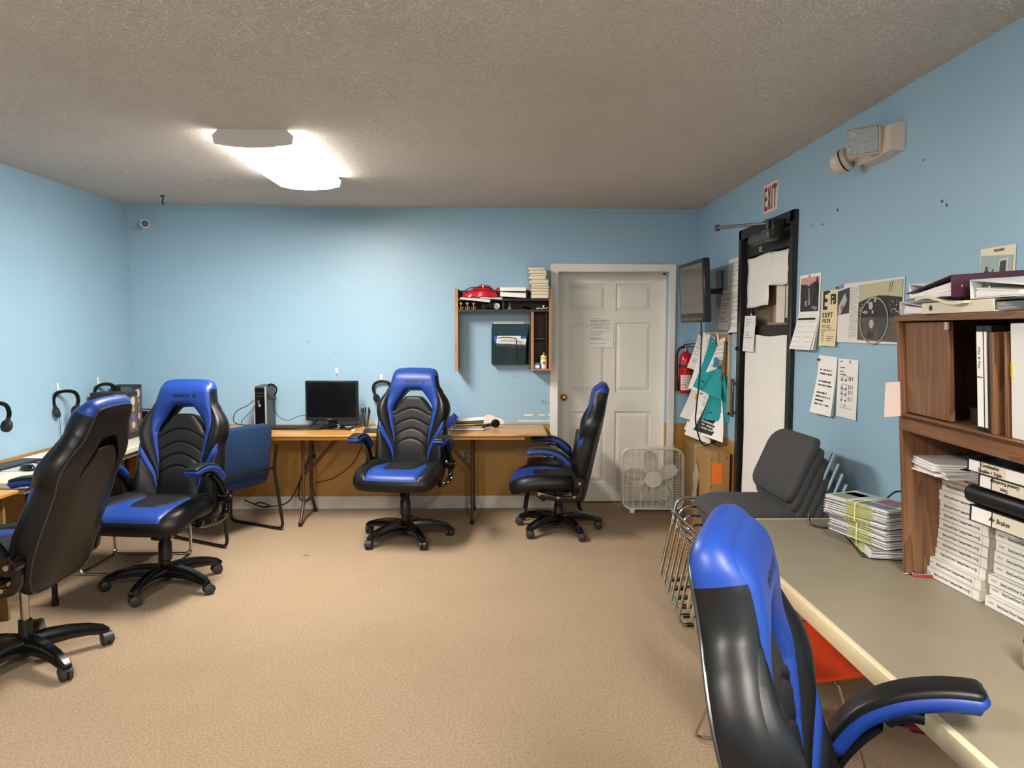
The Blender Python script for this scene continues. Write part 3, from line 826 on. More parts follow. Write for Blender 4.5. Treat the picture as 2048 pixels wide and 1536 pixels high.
    for k in range(5):
        a = 2 * PI * k / 5; ca, sa = math.cos(a), math.sin(a); r = .335; tw = a + 1.1 + k * 1.9
        cx, cy = ca * r, sa * r; dx, dy = math.cos(tw), math.sin(tw)
        cst = MB(); cst.cyl((cx, cy, .05), (cx, cy, .085), .009, n=10)
        ox, oy = cx + dx * .012, cy + dy * .012
        for sgn in (-1, 1):
            px, py = -dy * sgn, dx * sgn
            w0, w1 = .005, .026
            cst.cyl((ox + px * w0, oy + py * w0, .031), (ox + px * (w1 - .004), oy + py * (w1 - .004), .031), .031, n=20)
            cst.cyl((ox + px * (w1 - .004), oy + py * (w1 - .004), .031), (ox + px * w1, oy + py * w1, .031), .029, .022, n=20)
        hood = [(ox + math.cos(t_) * .033 * dx, oy + math.cos(t_) * .033 * dy, .031 + math.sin(t_) * .0335) for t_ in np.linspace(-.1, PI - .5, 9)]
        cst.sweep(hood, rrect(.05, .004, .0015, 1), up=(0, 0, 1))
        cst.build('caster', M_caster, root)
    return root
UPPER = {'backrest', 'seat', 'armrest', 'seat_mechanism'}
def stem(o): return o.name.split('.')[0]
def pose_chair(r, dz, spin):
    for c in r.children:
        s = stem(c)
        if s in UPPER: c.location.z = dz
        elif s in ('gas_cylinder', 'column_sleeve'): c.location.z = dz * (1 if s == 'gas_cylinder' else .85)
        elif s in ('star_base', 'caster'): c.rotation_euler.z = spin
chair0 = build_gaming_chair()
CHAIRS = [
    # x, y, yaw, lift, star spin, label
    (-.711, 5.42, -9, .080, rad(20), 'blue and black gaming chair facing out in front of the wooden desk with the monitor'),
    (-2.06, 4.42, -7, .060, rad(-18), 'blue and black gaming chair facing the room in front of the navy fabric chair'),
    (-2.245, 3.38, -89, .105, rad(-14), 'gaming chair turned to the wall desk, its plain black back and chrome gas cylinder showing'),
    (.47, 5.63, -95.5, -.025, rad(30), 'gaming chair seen side on between the wooden desk end and the box fan'),
    (.735, 1.215, 66, .030, rad(10), 'large gaming chair pushed up to the grey-beige table with its armrest over the top'),
]
for i, (x, y, yaw, dz, spin, lab) in enumerate(CHAIRS):
    r = chair0 if i == 0 else dup(chair0)
    r.location = (x, y, 0); r.rotation_euler = (0, 0, rad(yaw)); r['label'] = lab
    pose_chair(r, dz, spin)
    if i == 4:      # its flip-up armrest over the table is raised a little about its pivot
        for c in r.children:
            if stem(c) == 'armrest' and sum(v[0] for v in c.bound_box) > 0:
                th = rad(-15); p = Vector((0, .158, .478)); c.rotation_euler.x = th
                c.location = p - Euler((th, 0, 0)).to_matrix() @ p + Vector((0, 0, dz))
    if i == 2:      # the raised chair shows its bare cylinder and is tipped back
        for c in list(r.children):
            if stem(c) == 'backrest':
                th = rad(-7); p = Vector((0, .135, .43)); c.rotation_euler.x = th
                c.location = p - Euler((th, 0, 0)).to_matrix() @ p + Vector((0, 0, dz))
            if stem(c) == 'column_sleeve': bpy.data.objects.remove(c)
# ------------------------------------------------------------------ ceiling fixtures
def fixture(label, x, y, emit=True):
    t = thing('ceiling_light', label, 'ceiling light', (x, y, zceil(x)), group='ceiling lights')
    hl, w2 = .585, .205
    sec = [(-w2 + .02, 0), (-w2, -.028), (-w2 + .006, -.07), (-.12, -.088), (0, -.094), (.12, -.088), (w2 - .006, -.07), (w2, -.028), (w2 - .02, 0)]
    d = MB(); n = len(sec); k = 12
    d.add([(a, -hl + .012, b) for a, b in sec] + [(a, hl - .012, b) for a, b in sec], [(i, i + 1, n + i + 1, n + i) for i in range(n - 1)])
    d.m = [1 if i in (0, 1, n - 3, n - 2) else 0 for i in range(n - 1)]
    d.build('diffuser', [M_diff, M_diffs], t)
    ec = [(-w2 - .004 + .03, .0), (-w2 - .006, -.03), (-w2 + .004, -.072), (-.11, -.088), (0, -.093), (.11, -.088), (w2 - .004, -.072), (w2 + .006, -.03), (w2 + .004 - .03, .0)]
    for s in (-1, 1):
        e = MB(); e.prism(ec, -.014, .014, lambda a, b, c, s=s: (a, s * hl + c, b)); e.build('end_cap', mat('fixture_white', '#d9d5d2', .45), t, angle=30)
    return t
M_diff = mat('lit_diffuser', '#ffffff', .5, emit=('#fff6ea', LAMP_W))
M_diffs = mat('lit_diffuser_side', '#ffffff', .5, emit=('#fff6ea', LAMP_W * .22))
fixture('lit wraparound fluorescent fixture on the ceiling above the gaming chairs', -1.295, 4.52)
for i, (x, y) in enumerate(BACK_LAMPS):
    fixture('lit wraparound fixture out of view ' + ('over the wall desks' if x < 0 else 'over the grey-beige table'), x, y)
# ------------------------------------------------------------------ desks along the back and left walls
def folding_leg(t, x, y0, y1, h, brace=1, m=None, splay=.03):
    """one end frame of a folding table: two tubes, a low cross bar, feet; plus a diagonal brace"""
    m = m or M_brownmetal
    for y, s in ((y0, -1), (y1, 1)):
        a = MB(); a.tube(fillet([(x, y + s * -.12, h), (x, y + s * -.12, .17), (x, y + s * .0, .02), (x, y + s * .0, .004)] if s < 0 else [(x, y - .12, h), (x, y - .12, .17), (x, y, .02), (x, y, .004)], .06), .0135, 10)
        lg = a.build('leg', m, t)
        MB().cyl((x, y, 0), (x, y, .03), .017, n=12).build('foot_cap', M_plastic, lg)
    b = MB(); b.tube([(x, y0 + .12, .165), (x, y1 - .12, .165)], .010, 8); b.tube([(x, y0 + .12, h - .03), (x, y1 - .12, h - .03)], .010, 8); b.build('cross_bar', m, t)
    b = MB(); ym = (y0 + y1) / 2
    b.tube([(x, ym, .40), (x + brace * .12, ym, .52)], .010, 8); b.tube([(x + brace * .08, ym, .485), (x + brace * .30, ym, h - .01)], .014, 8); b.tube([(x, y0 + .12, .40), (x, y1 - .12, .40)], .008, 8)
    b.build('brace', m, t)

T1 = thing('folding_table', 'long wooden folding table against the back wall, holding the monitor', 'table', (0, 0, 0))
BT = .752
MB().span((-2.33, 5.73, BT - .016), (.385, 6.335, BT), .002).build('tabletop', M_beech, T1, loc=(0, 0, 0))
MB().span((-2.20, 5.755, BT - .046), (.205, 5.775, BT - .016)).span((-2.20, 6.28, BT - .046), (.205, 6.30, BT - .016)).build('apron', M_beech, T1)
folding_leg(T1, -1.605, 5.78, 6.27, BT - .016, 1)
folding_leg(T1, -.222, 5.83, 6.29, BT - .016, -1)
folding_leg(T1, .10, 5.9, 6.29, BT - .016, -1) if False else None

T2 = thing('wall_desk', 'cream laminate table along the blue wall under the hanging headphones', 'table')
MB().span((XL + .02, 4.03, .70), (-2.64, 6.33, .74), .006).build('tabletop', [M_creamtop], T2)
MB().span((XL + .05, 4.06, .665), (-2.665, 6.28, .70)).build('apron', mat('desk_edge_grey', '#8d8778', .5), T2)
for y in (4.12, 5.95):
    for x, q in ((-2.56, -.12), (XL + .12, 0)):
        a = MB(); a.tube(fillet([(x + q, y, .665), (x + q, y, .28), (x, y, .20), (x, y, .004)], .07), .016, 10); lg = a.build('leg', M_blackmetal, T2)
        MB().cyl((x, y, 0), (x, y, .04), .019, n=12).build('foot_cap', M_plastic, lg)
T3 = thing('low_desk', 'honey wood desk at the photo edge below the cream wall desk', 'table')
MB().span((XL + .02, 2.75, .695), (-2.625, 3.955, .715), .003).build('desktop', M_beechy, T3)
MB().span((XL + .05, 3.90, 0), (-2.68, 3.918, .695)).build('end_panel', mat('tan_panel', '#8a6a3a', .6), T3)
MB().span((XL + .05, 2.80, 0), (-2.68, 2.818, .695)).build('end_panel', MATS['tan_panel'], T3)
MB().span((XL + .05, 2.818, .42), (-2.70, 3.90, .44)).build('shelf_board', MATS['tan_panel'], T3)

# ---- on the back desk
def cable(label, pts, r=.0035, name='cable', m=None, k=6):
    return tag(MB().tube(pts, r, 7, sm=k).build(name, m or M_plastic), label, 'cable')
M_twr = mat('tower_grey', '#3a4043', .45)
t = thing('computer_tower', 'slim black and silver computer tower standing on the wooden desk', 'computer', (-1.985, 6.03, BT), (0, 0, rad(4)))
MB().span((-.052, .012, .0), (.052, .31, .36), .004).build('case', M_twr, t)
MB().span((-.040, -.012, .006), (.040, .012, .352), .004).build('front_panel', M_gloss, t)
MB().span((-.052, -.010, .0), (-.040, .012, .36), .003).build('silver_edge', mat('silver_plastic', '#b9bcbd', .3, .4), t)
MB().span((.040, -.010, .0), (.052, .012, .36), .003).build('silver_edge', MATS['silver_plastic'], t)
MB().cyl((.0, -.016, .205), (.0, -.011, .205), .010, n=16).build('power_button', MATS['silver_plastic'], t)
for z in (.30, .275): MB().span((-.034, -.0135, z), (.034, -.011, z + .014), .001).build('drive_slot', M_plastic, t)
b = MB();
for i in range(3): b.span((-.015, -.0135, .24 - i * .012), (.0, -.0115, .246 - i * .012))
stuff(b.build('ports', mat('port_grey', '#6a6d70', .4), t))
# headphones
def headphones(name, label, loc, rot, style=0, scale=1.0, group=None):
    t = thing(name, label, 'headphones', loc, rot, group); t.scale = (scale,) * 3
    pts = [(-.062, 0, -.11), (-.072, 0, -.06), (-.055, 0, -.015), (0, 0, .0), (.055, 0, -.015), (.072, 0, -.06), (.062, 0, -.11)]
    MB().sweep(smooth_path(pts, 5), rrect(.024, .008, .003, 2), up=(0, 1, 0)).build('headband', M_gloss, t)
    for s in (-1, 1):
        ln = MB(); ln.span((s * .066 - .008, -.010, -.125), (s * .066 + .008, .010, -.085), .003); yk = ln.build('yoke', M_plastic, t)
        c = MB(); c.lathe([(.0, -.012), (.026, -.012), (.034, -.006), (.036, .006), (.034, .016), (.024, .020), (.016, .016), (.0, .015)], 22, (s * .060, -.002, -.135), rot=(0, rad(-90 * s) + .25 * s, .4 * s)); c.build('ear_cup', mat('ear_pad', '#1b1b1d', .55), t)
    return t
headphones('headphones', 'black headphones hanging on the blue wall above the cream desk, clear of the boxes', (XL + .055, 5.265, 1.145), (0, 0, rad(48)), scale=1.12, group='headphones on wall hooks')
headphones('headphones', 'black headphones hung behind the black product boxes, only the headband showing', (XL + .055, 5.79, 1.155), (0, 0, rad(52)), scale=1.1, group='headphones on wall hooks')
headphones('headphones', 'black headphones cut by the photo edge on the blue wall', (XL + .055, 4.515, 1.135), (0, 0, rad(48)), scale=1.12, group='headphones on wall hooks')
headphones('headphones', 'black headphones hanging between the monitor and the center gaming chair', (-1.03, YB - .035, 1.135), (0, rad(-8), 0), scale=1.05, group='headphones on wall hooks')
headphones('headphones', 'small black headphones hung on the side of the computer tower', (-1.915, 6.17, 1.115), (0, rad(25), rad(60)), scale=.72)
def wall_hook(label, loc, rz):
    t = thing('adhesive_hook', label, 'hook', loc, (0, 0, rz), 'white adhesive hooks')
    MB().span((-.010, -.004, -.03), (.010, .0, .03), .002).build('plate', M_white, t)
    MB().tube([(0, -.004, -.012), (0, -.016, -.022), (0, -.022, -.010)], .004, 8, sm=3).build('prong', M_white, t)
wall_hook('white adhesive hook alone on the back wall above the monitor', (-1.42, YB, 1.222), 0)
wall_hook('white adhesive hook on the back wall carrying headphones', (-1.03, YB, 1.165), 0)
wall_hook('white adhesive hook over the headphones clear of the boxes', (XL, 5.265, 1.172), rad(90))
wall_hook('white adhesive hook over the headphones behind the boxes', (XL, 5.79, 1.18), rad(90))
wall_hook('white adhesive hook on the blue wall above the headphones cut by the photo edge', (XL, 4.515, 1.162), rad(90))
# monitor
t = thing('monitor', 'black flat computer monitor, switched off, on the wooden desk', 'monitor', (-1.405, 6.10, BT), (0, 0, rad(-3)))
MB().span((-.222, -.020, .068), (.222, .022, .405), .006).span((-.15, .02, .12), (.15, .06, .36), .02).build('housing', M_plastic, t)
MB().span((-.207, -.0215, .098), (.207, -.0195, .392)).build('screen', mat('dark_screen', '#0c0f12', .12), t)
MB().span((-.035, .0, .01), (.035, .035, .10), .004).build('neck', M_gloss, t)
MB().span((-.10, -.07, 0), (.13, .12, .016), .006).build('base', M_gloss, t)
text('ASUS', .014, mat('badge_grey', '#8c9094', .4), t, (-.02, -.0205, .082), (rad(90), 0, 0))
# keyboard
t = thing('keyboard', 'black keyboard on the wooden desk in front of the monitor', 'keyboard', (-1.72, 6.085, BT), (rad(3), 0, rad(-2)))
MB().span((-.235, -.07, .002), (.235, .07, .016), .004).build('body', M_plastic, t)
k = MB()
for r in range(5):
    for c_ in range(19):
        if c_ in (15,): continue
        k.box((-.216 + c_ * .024, -.05 + r * .0235, .019), (.020, .019, .008), bev=.003)
stuff(k.build('keys', mat('key_black', '#222224', .5), t))
t = thing('mouse', 'black and silver computer mouse on the wooden desk beside the keyboard', 'mouse', (-1.335, 6.10, BT + .002), (0, 0, rad(-60)))
MB().lathe([(.0, .034), (.018, .031), (.028, .02), (.03, .006), (.027, 0), (0, 0)], 18).build('shell', M_gloss, t); t.scale = (1, 1.7, 1)
MB().box((0, -.012, .030), (.006, .016, .008), bev=.002).build('wheel', MATS['silver_plastic'], t)
t = thing('phone_handset', 'black handset lying on the wooden desk under the monitor edge', 'phone', (-1.27, 6.06, BT), (0, 0, rad(25)))
MB().span((-.03, -.075, 0), (.03, .075, .022), .008, seg=2).build('body', M_plastic, t)
b = MB()
for i in range(3):
    for j in range(4): b.box((-.016 + i * .016, -.05 + j * .018, .023), (.011, .012, .004), bev=.001)
stuff(b.build('buttons', MATS['silver_plastic'], t))
for x, y, lab in ((-1.21, 5.98, 'white bottle cap on the wooden desk nearer the monitor'), (-1.11, 6.02, 'white bottle cap on the wooden desk beside the pen glass')):
    tag(MB().lathe([(.0, .008), (.012, .0075), (.014, .005), (.014, 0), (0, 0)], 16, (x, y, BT)).build('bottle_cap', M_white), lab, 'cap', 'white caps on the wooden desk')
# glass of pens
t = thing('pen_glass', 'glass tumbler on the wooden desk beside the monitor', 'glass', (-1.135, 6.17, BT))
MB().lathe([(.0, .0), (.028, .0), (.036, .04), (.041, .11), (.038, .11), (.033, .042), (.026, .006), (.0, .006)], 24).build('tumbler', M_glass, t)
PENC = [('black', M_plastic), ('silver', M_chromeworn), ('charcoal', mat('charcoal_plastic', '#2c2c30', .4)), ('clear', mat('clear_plastic', '#cfd2d4', .3)), ('navy', mat('pen_navy', '#1a2038', .4)), ('dark red', mat('dark_red', '#5a1018', .4)), ('brown', mat('pen_brown', '#33231c', .4))]
for i, (cn, m) in enumerate(PENC):
    a = i * 2.4; x0, y0 = .012 * math.cos(a), .012 * math.sin(a); x1, y1 = .034 * math.cos(a), .034 * math.sin(a)
    pt = thing('pen', cn + ' pen standing in the glass tumbler on the desk', 'pen', (-1.135, 6.17, BT), group='pens in the tumbler')
    hgt = .145 + .012 * (i % 3)
    MB().cyl((x0, y0, .008), (x1, y1, hgt), .0042, n=8).build('barrel', m, pt)
    MB().cyl((x1 * .86, y1 * .86, hgt * .82), (x1 * 1.04, y1 * 1.04, hgt * 1.04), .0055, n=8).build('cap', M_plastic, pt)
# folded black tablet next to glass
t = thing('tablet', 'closed black tablet on the wooden desk behind the center gaming chair', 'tablet', (-.98, 5.93, BT), (0, 0, rad(6)))
MB().span((-.13, -.09, 0), (.13, .09, .014), .004).build('body', M_plastic, t); MB().span((-.11, -.075, .0135), (.11, .075, .0148)).build('cover', M_black, t)
tag(MB().box((-1.02, 6.28, BT + .022), (.11, .05, .044), (0, 0, .1), .004).build('tan_box', mat('tan_carton', '#c3b79a', .7)), 'small tan carton on the wooden desk beside the pen glass', 'box')
# papers on the desk
STK = [(.30, .22, .004, 0, M_card, 'brown cardboard sheet at the bottom of the desk paper pile'), (.27, .20, .010, 3, M_paper, 'white paper wad in the desk paper pile'), (.25, .18, .012, -5, mat('grey_papers', '#9a958c', .7), 'grey paper wad in the desk paper pile'),
       (.24, .18, .012, 4, mat('yellow_envelope', '#c9a443', .7), 'yellow envelope in the desk paper pile'), (.23, .19, .010, -3, mat('grey_folder', '#4e4f52', .6), 'dark grey folder near the top of the desk paper pile'), (.22, .16, .006, 9, M_paper, 'white sheet curling on top of the desk paper pile')]
z = BT
for i, (w_, d_, h_, r_, m, lab) in enumerate(STK):
    o = MB().sheet(lambda u, v, w_=w_, d_=d_, i=i: (w_ * (u - .5), d_ * (v - .5), .010 * (u * u) * (i > 2)), 5, 3, h_).build('paper', m, angle=50)
    o.location = (-.275 + .008 * i, 6.02, z); o.rotation_euler = (0, 0, rad(r_)); tag(o, lab, 'paper', 'papers on the wooden desk'); z += h_ + .0065
t = thing('spray_trigger', 'bright blue crumpled cloth behind the desk paper pile', 'cloth', (-.40, 6.17, BT))
b = MB(); b.lathe([(.0, .11), (.02, .108), (.05, .08), (.065, .04), (.07, 0), (0, 0)], 12)
b.v = [(x * (1 + .2 * math.sin(5 * z_ * 30 + x * 40)), y, z_ * (1 + .15 * math.sin(x * 70))) for x, y, z_ in b.v]
t.name = 'blue_cloth'; b.build('bundle', mat('bright_blue_cloth', '#2a3fb5', .7), t)
# black hand-held grip with round head
t = thing('handheld_scanner', 'black hand tool with a round head lying on the wooden desk end', 'tool', (-.085, 6.08, BT), (0, 0, rad(8)))
MB().sweep(smooth_path([(-.105, 0, .016), (-.05, 0, .024), (.03, 0, .034)], 4), rrect(.028, .026, .009, 3)).build('grip', M_plastic, t)
MB().lathe([(.0, -.022), (.03, -.022), (.036, -.012), (.036, .012), (.03, .022), (0, .022)], 22, (.055, 0, .042), rot=(rad(90), 0, rad(25))).build('head', M_gloss, t)
MB().box((-.04, -.012, .032), (.03, .008, .008), bev=.003).build('trigger', MATS['silver_plastic'], t)
# cables
cable('black cable looping from the tower front down behind the desk', [(-2.03, 6.01, 1.0), (-2.07, 5.96, .96), (-2.14, 5.99, .93), (-2.21, 6.06, .88), (-2.245, 6.15, .80), (-2.20, 6.25, .762), (-2.12, 6.26, .758)], .0035)
cable('thin black cable curving from the tower front to the desk', [(-1.99, 6.01, 1.02), (-2.03, 5.98, .93), (-2.11, 6.03, .86), (-2.17, 6.10, .80), (-2.16, 6.2, .758)], .0025)
cable('thin black headset cable draped from the tower to the keyboard', [(-1.90, 6.18, 1.0), (-1.91, 6.15, .92), (-1.86, 6.15, .84), (-1.79, 6.17, .815), (-1.72, 6.18, .845), (-1.65, 6.18, .85), (-1.58, 6.17, .80), (-1.57, 6.16, .765)], .0025)
cable('black monitor cable from the screen to the desk', [(-1.52, 6.15, .83), (-1.56, 6.16, .80), (-1.62, 6.2, .762), (-1.66, 6.25, .76)], .0045)
cable('short black cable hooked below the right corner of the monitor', [(-1.24, 6.13, .83), (-1.205, 6.12, .81), (-1.21, 6.1, .77), (-1.26, 6.09, .758)], .0045)
cable('black power cable hanging behind the desk leg', [(-1.62, 6.31, .73), (-1.635, 6.3, .5), (-1.72, 6.26, .3), (-1.74, 6.24, .14), (-1.68, 6.22, .1), (-1.62, 6.24, .12)], .006)
cable('thick black power cable beside the desk leg running to the floor', [(-1.63, 6.31, .55), (-1.70, 6.28, .38), (-1.76, 6.24, .2), (-1.84, 6.2, .09), (-2.0, 6.16, .07), (-2.08, 6.12, .1), (-2.02, 6.1, .12), (-1.95, 6.13, .08), (-2.05, 6.2, .06), (-2.2, 6.2, .12)], .006)
cable('thin brown cable curving under the wooden desk to the wall', [(-1.16, 6.33, .72), (-1.19, 6.33, .62), (-1.235, 6.335, .50), (-1.31, 6.34, .39), (-1.45, 6.34, .285), (-1.62, 6.34, .235)], .004, m=mat('brown_cable', '#4b3620', .6))
cable('short black cable loop under the wooden desk beside the navy chair', [(-1.99, 5.84, .74), (-1.97, 5.84, .68), (-2.01, 5.84, .645), (-2.07, 5.84, .65), (-2.12, 5.84, .68)], .004)
def outlet(x, z, lab):
    t = thing('wall_outlet', lab, 'outlet', (x, YB, z))
    MB().span((-.036, -.006, -.058), (.036, 0, .058), .003).build('plate', mat('tan_plate', '#a3906a', .5), t)
    for s in (.02, -.02):
        MB().box((0, -.007, s), (.030, .004, .028), bev=.002).build('socket', mat('tan_socket', '#8a7855', .5), t)
outlet(-1.63, .50, 'tan wall outlet under the desk behind the first desk leg'); outlet(-.30, .47, 'tan wall outlet under the desk behind the center gaming chair arm')
t = thing('power_plug', 'black power plug pushed into the outlet under the desk', 'plug', (-1.63, YB - .008, .475)); MB().span((-.02, -.045, -.018), (.02, 0, .018), .006).build('body', M_plastic, t); MB().tube([(0, -.04, 0), (-.012, -.06, -.05), (-.02, -.05, -.2), (.01, -.04, -.34)], .004, 7, sm=4).build('cord', M_plastic, t)

# ---- on the cream wall desk
def product_box(label, loc, d, rz):
    t = thing('product_box', label, 'box', loc, (0, 0, rz), 'black product boxes on the wall desk')
    MB().span((0, 0, 0), d, .002).build('carton', M_darkcard, t)
    # printed picture strip of round gauges on the end facing the room
    w_, h_ = d[1], d[2]
    MB().span((d[0] - .0005, .012, .05), (d[0] + .0008, w_ - .012, h_ - .03)).build('printed_strip', mat('box_print', '#5c4a44', .5, var=.5, vscale=22), t)
    for i, (m, r) in enumerate(((mat('print_pale', '#c9bcb6', .5), .034), (mat('print_gold', '#b49a4a', .5), .022), (mat('print_blue', '#54669c', .5), .026), (mat('print_pink', '#c7a39c', .5), .028))):
        MB().cyl((d[0] + .0007, w_ / 2, h_ - .07 - i * .062), (d[0] + .0016, w_ / 2, h_ - .07 - i * .062), min(r, w_ / 2 - .016), n=18).build('printed_dial', m, t)
    MB().span((d[0] - .10, -.0008, h_ - .07), (d[0] - .01, .0005, h_ - .008)).build('printed_strip', mat('box_print_grey', '#5b5b60', .5), t)
product_box('black product box standing at the front on the wall desk', (-3.14, 5.60, .74), (.285, .155, .36), 0)
product_box('taller black product box standing behind the other on the wall desk', (-3.14, 5.90, .74), (.18, .14, .395), 0)
t = thing('small_device', 'flat black device with a grey rim in the corner of the wall desk', 'device', (-2.99, 6.2, .74))
MB().span((-.09, -.04, 0), (.09, .04, .17), .004).build('body', M_plastic, t); MB().span((-.088, -.042, .155), (.088, .042, .165), .002).build('rim', MATS['silver_plastic'], t)
def flat_thing(name, label, cat, m, loc, d, rz, bev=.002):
    return tag(MB().box((0, 0, d[2] / 2), d, None, bev).build(name, m, None, loc=loc, rot=(0, 0, rad(rz))), label, cat)
flat_thing('folder', 'orange paper folder lying against the wall on the cream desk', 'folder', mat('orange_folder', '#d79a52', .7), (-2.98, 4.93, .74), (.24, .62, .006), 4)
flat_thing('paper', 'white printed sheets on the orange folder on the cream desk', 'paper', print_mat('sheet_print', '#eceaea', '#b9b6b8', 16, .2, .9, .2, .8, .3, 9), (-2.93, 4.90, .7465), (.26, .45, .012), -6)
flat_thing('folder', 'pink-red folder on the cream desk under the chair back', 'folder', mat('red_folder', '#b8475a', .6), (-2.80, 4.68, .74), (.20, .30, .005), -25)
flat_thing('mouse_pad', 'pale grey mouse pad on the cream desk', 'mouse pad', mat('pad_grey', '#aeb7bb', .7), (-2.93, 4.47, .741), (.28, .26, .004), 12)
flat_thing('keyboard_edge', 'black keyboard end on the cream desk at the photo edge', 'keyboard', M_plastic, (-3.03, 4.47, .741), (.14, .44, .018), -6)
bpy.data.objects['keyboard_edge'].name = 'keyboard'
t = thing('mouse', 'shiny black mouse on the mouse pad on the cream desk', 'mouse', (-2.84, 4.37, .745), (0, 0, rad(65)))
MB().lathe([(.0, .036), (.018, .033), (.029, .02), (.032, .006), (.029, 0), (0, 0)], 18).build('shell', M_gloss, t); t.scale = (1, 1.75, 1)
MB().box((0, -.012, .032), (.006, .016, .008), bev=.002).build('wheel', MATS['silver_plastic'], t)
cable('black headphone cord dangling from the wall headphones', [(XL + .03, 5.22, .99), (XL + .02, 5.24, .92), (XL + .015, 5.25, .84), (XL + .03, 5.24, .76)], .002)

# ---- camera and ceiling hook
t = thing('security_camera', 'white bullet security camera high in the corner of the back wall', 'camera', (-3.035, YB, 2.488))
MB().cyl((0, 0, 0), (0, -.02, 0), .035, n=20).build('mount', M_white, t)
MB().cyl((0, -.01, .0), (.062, -.125, -.014), .030, .034, n=24).build('housing', M_white, t)
MB().cyl((.0615, -.124, -.014), (.0635, -.128, -.0141), .029, n=24).build('lens_ring', mat('camera_brown', '#2a1712', .25), t)
MB().cyl((.0635, -.128, -.0141), (.065, -.131, -.0144), .015, n=20).build('lens', M_gloss, t)
t = thing('ceiling_hook', 'black hook hanging from the ceiling in front of the back wall', 'hook', (-2.66, 5.88, zceil(-2.66)))
MB().cyl((0, 0, -.006), (0, 0, 0), .020, n=18).build('plate', M_blackmetal, t); MB().tube([(0, 0, -.004), (.004, 0, -.03), (-.004, 0, -.05), (.006, 0, -.066), (.0, 0, -.074)], [.006, .006, .007, .006, .002], 8, sm=0).build('shank', M_blackmetal, t)

# ---- wall shelf
t = thing('wall_shelf', 'open wall shelf of honey-edged dark boards beside the white door', 'shelf')
SY = 6.165
def board(name, a, b, m): return MB().span(a, b, .001).build(name, m, t)
def side(x0, x1, z0, z1):
    o = MB(); o.span((x0, SY + .004, z0), (x1, YB - .001, z1), 0, 0); o.span((x0, SY, z0), (x1, SY + .005, z1), 0, 1)
    o.build('side_panel', [mat('shelf_inner', '#3a3533', .5), M_shelfedge], t)
side(-.372, -.346, 1.236, 1.93); side(.424, .448, 1.236, 1.93); side(.272, .295, 1.236, 1.735)
board('shelf_board', (-.346, SY + .004, 1.828), (.424, YB - .001, 1.848), M_shelfgrey)
board('shelf_board', (-.346, SY + .004, 1.735), (.424, YB - .001, 1.756), M_shelfgrey)
board('shelf_board', (.295, SY + .002, 1.236), (.424, YB - .001, 1.252), M_shelfedge)
board('partition', (.03, SY + .006, 1.756), (.044, YB - .001, 1.828), M_shelfgrey)
board('back_board', (-.346, YB - .012, 1.756), (.424, YB - .002, 1.925), M_shelfbrown)
board('back_board', (.295, YB - .012, 1.252), (.424, YB - .002, 1.735), M_shelfbrown)
board('inner_ledge', (.295, SY + .06, 1.503), (.424, YB - .012, 1.509), mat('ledge_grey', '#6b6460', .4))
# on top: bag, papers, white box pair, book stack
t = thing('zip_bag', 'red and black zip bag on top of the wall shelf', 'bag', (-.165, 6.25, 1.862))
bg = MB(); nx, nz = 22, 14; vs = []
for j in range(nz + 1):
    a = PI * j / nz
    for i in range(nx + 1):
        u = i / nx * 2 - 1; env = max(0, 1 - abs(u) ** 3.5) ** .5
        hh = (.085 + .022 * math.cos(3 * u - .8)) * env
        vs.append((u * .155, math.cos(a) * .075 * env + .004 * math.sin(9 * u + 3 * a), math.sin(a) ** .8 * hh + .003 * math.sin(14 * u)))
fs = [(j * (nx + 1) + i, j * (nx + 1) + i + 1, (j + 1) * (nx + 1) + i + 1, (j + 1) * (nx + 1) + i) for j in range(nz) for i in range(nx)]
bg.add(vs, fs); fl = len(bg.f)
bg.m = [1 if 5 <= (k // nx) <= 8 and (k % nx) > 9 else 0 for k in range(fl)]
bg.build('bag_body', [mat('red_vinyl', '#c0172a', .28, bump=(60, .3, .004)), mat('grey_mesh', '#5c5f60', .8)], t)
for q, zz in ((.3, .055), (.55, .078)):
    MB().tube([(u * .15, -.074 * (1 - abs(u) ** 4) * math.cos(q * 1.3), zz * (1 - .9 * abs(u) ** 4) + .003) for u in np.linspace(-.93, .93, 15)], .0035, 6).build('zip', M_plastic, t)
MB().tube([(.13, -.01, .05), (.155, -.02, .075), (.165, -.01, .07), (.155, 0, .05)], .006, 7, sm=4).build('strap', MATS['red_vinyl'], t)
MB().box((.03, -.062, .088), (.012, .005, .02), bev=.002).build('zip_pull', M_white, t)
def sheetstack(name, label, loc, w_, d_, h_, rz, m=M_paper, sag=0.0, n=1, group=None):
    o = MB().sheet(lambda u, v: (w_ * (u - .5), d_ * (v - .5), -sag * (1 - v) ** 2 * (.4 + u * .6)), 4, 6, h_).build(name, m, angle=50)
    o.location = loc; o.rotation_euler = (0, 0, rad(rz)); return tag(o, label, 'paper', group)
sheetstack('paper', 'white papers under the red bag hanging over the shelf edge', (-.20, 6.20, 1.8565), .25, .28, .007, 1, sag=.045)
sheetstack('paper', 'folded white sheet beneath the red bag nearer the white packets', (-.06, 6.23, 1.857), .18, .22, .006, -1, sag=.02)
sheetstack('paper_packet', 'lower white paper packet on the wall shelf top', (.125, 6.23, 1.871), .215, .24, .036, -3, sag=.02)
sheetstack('paper_packet', 'upper white paper packet on the wall shelf top', (.123, 6.235, 1.909), .215, .24, .030, -2, sag=.002)
offs = [0, .002, -.004, .004, .001, -.006, -.014, -.012, -.020, -.024]
hs = [.034, .024, .026, .018, .020, .036, .028, .020, .028, .022]
z = 1.849
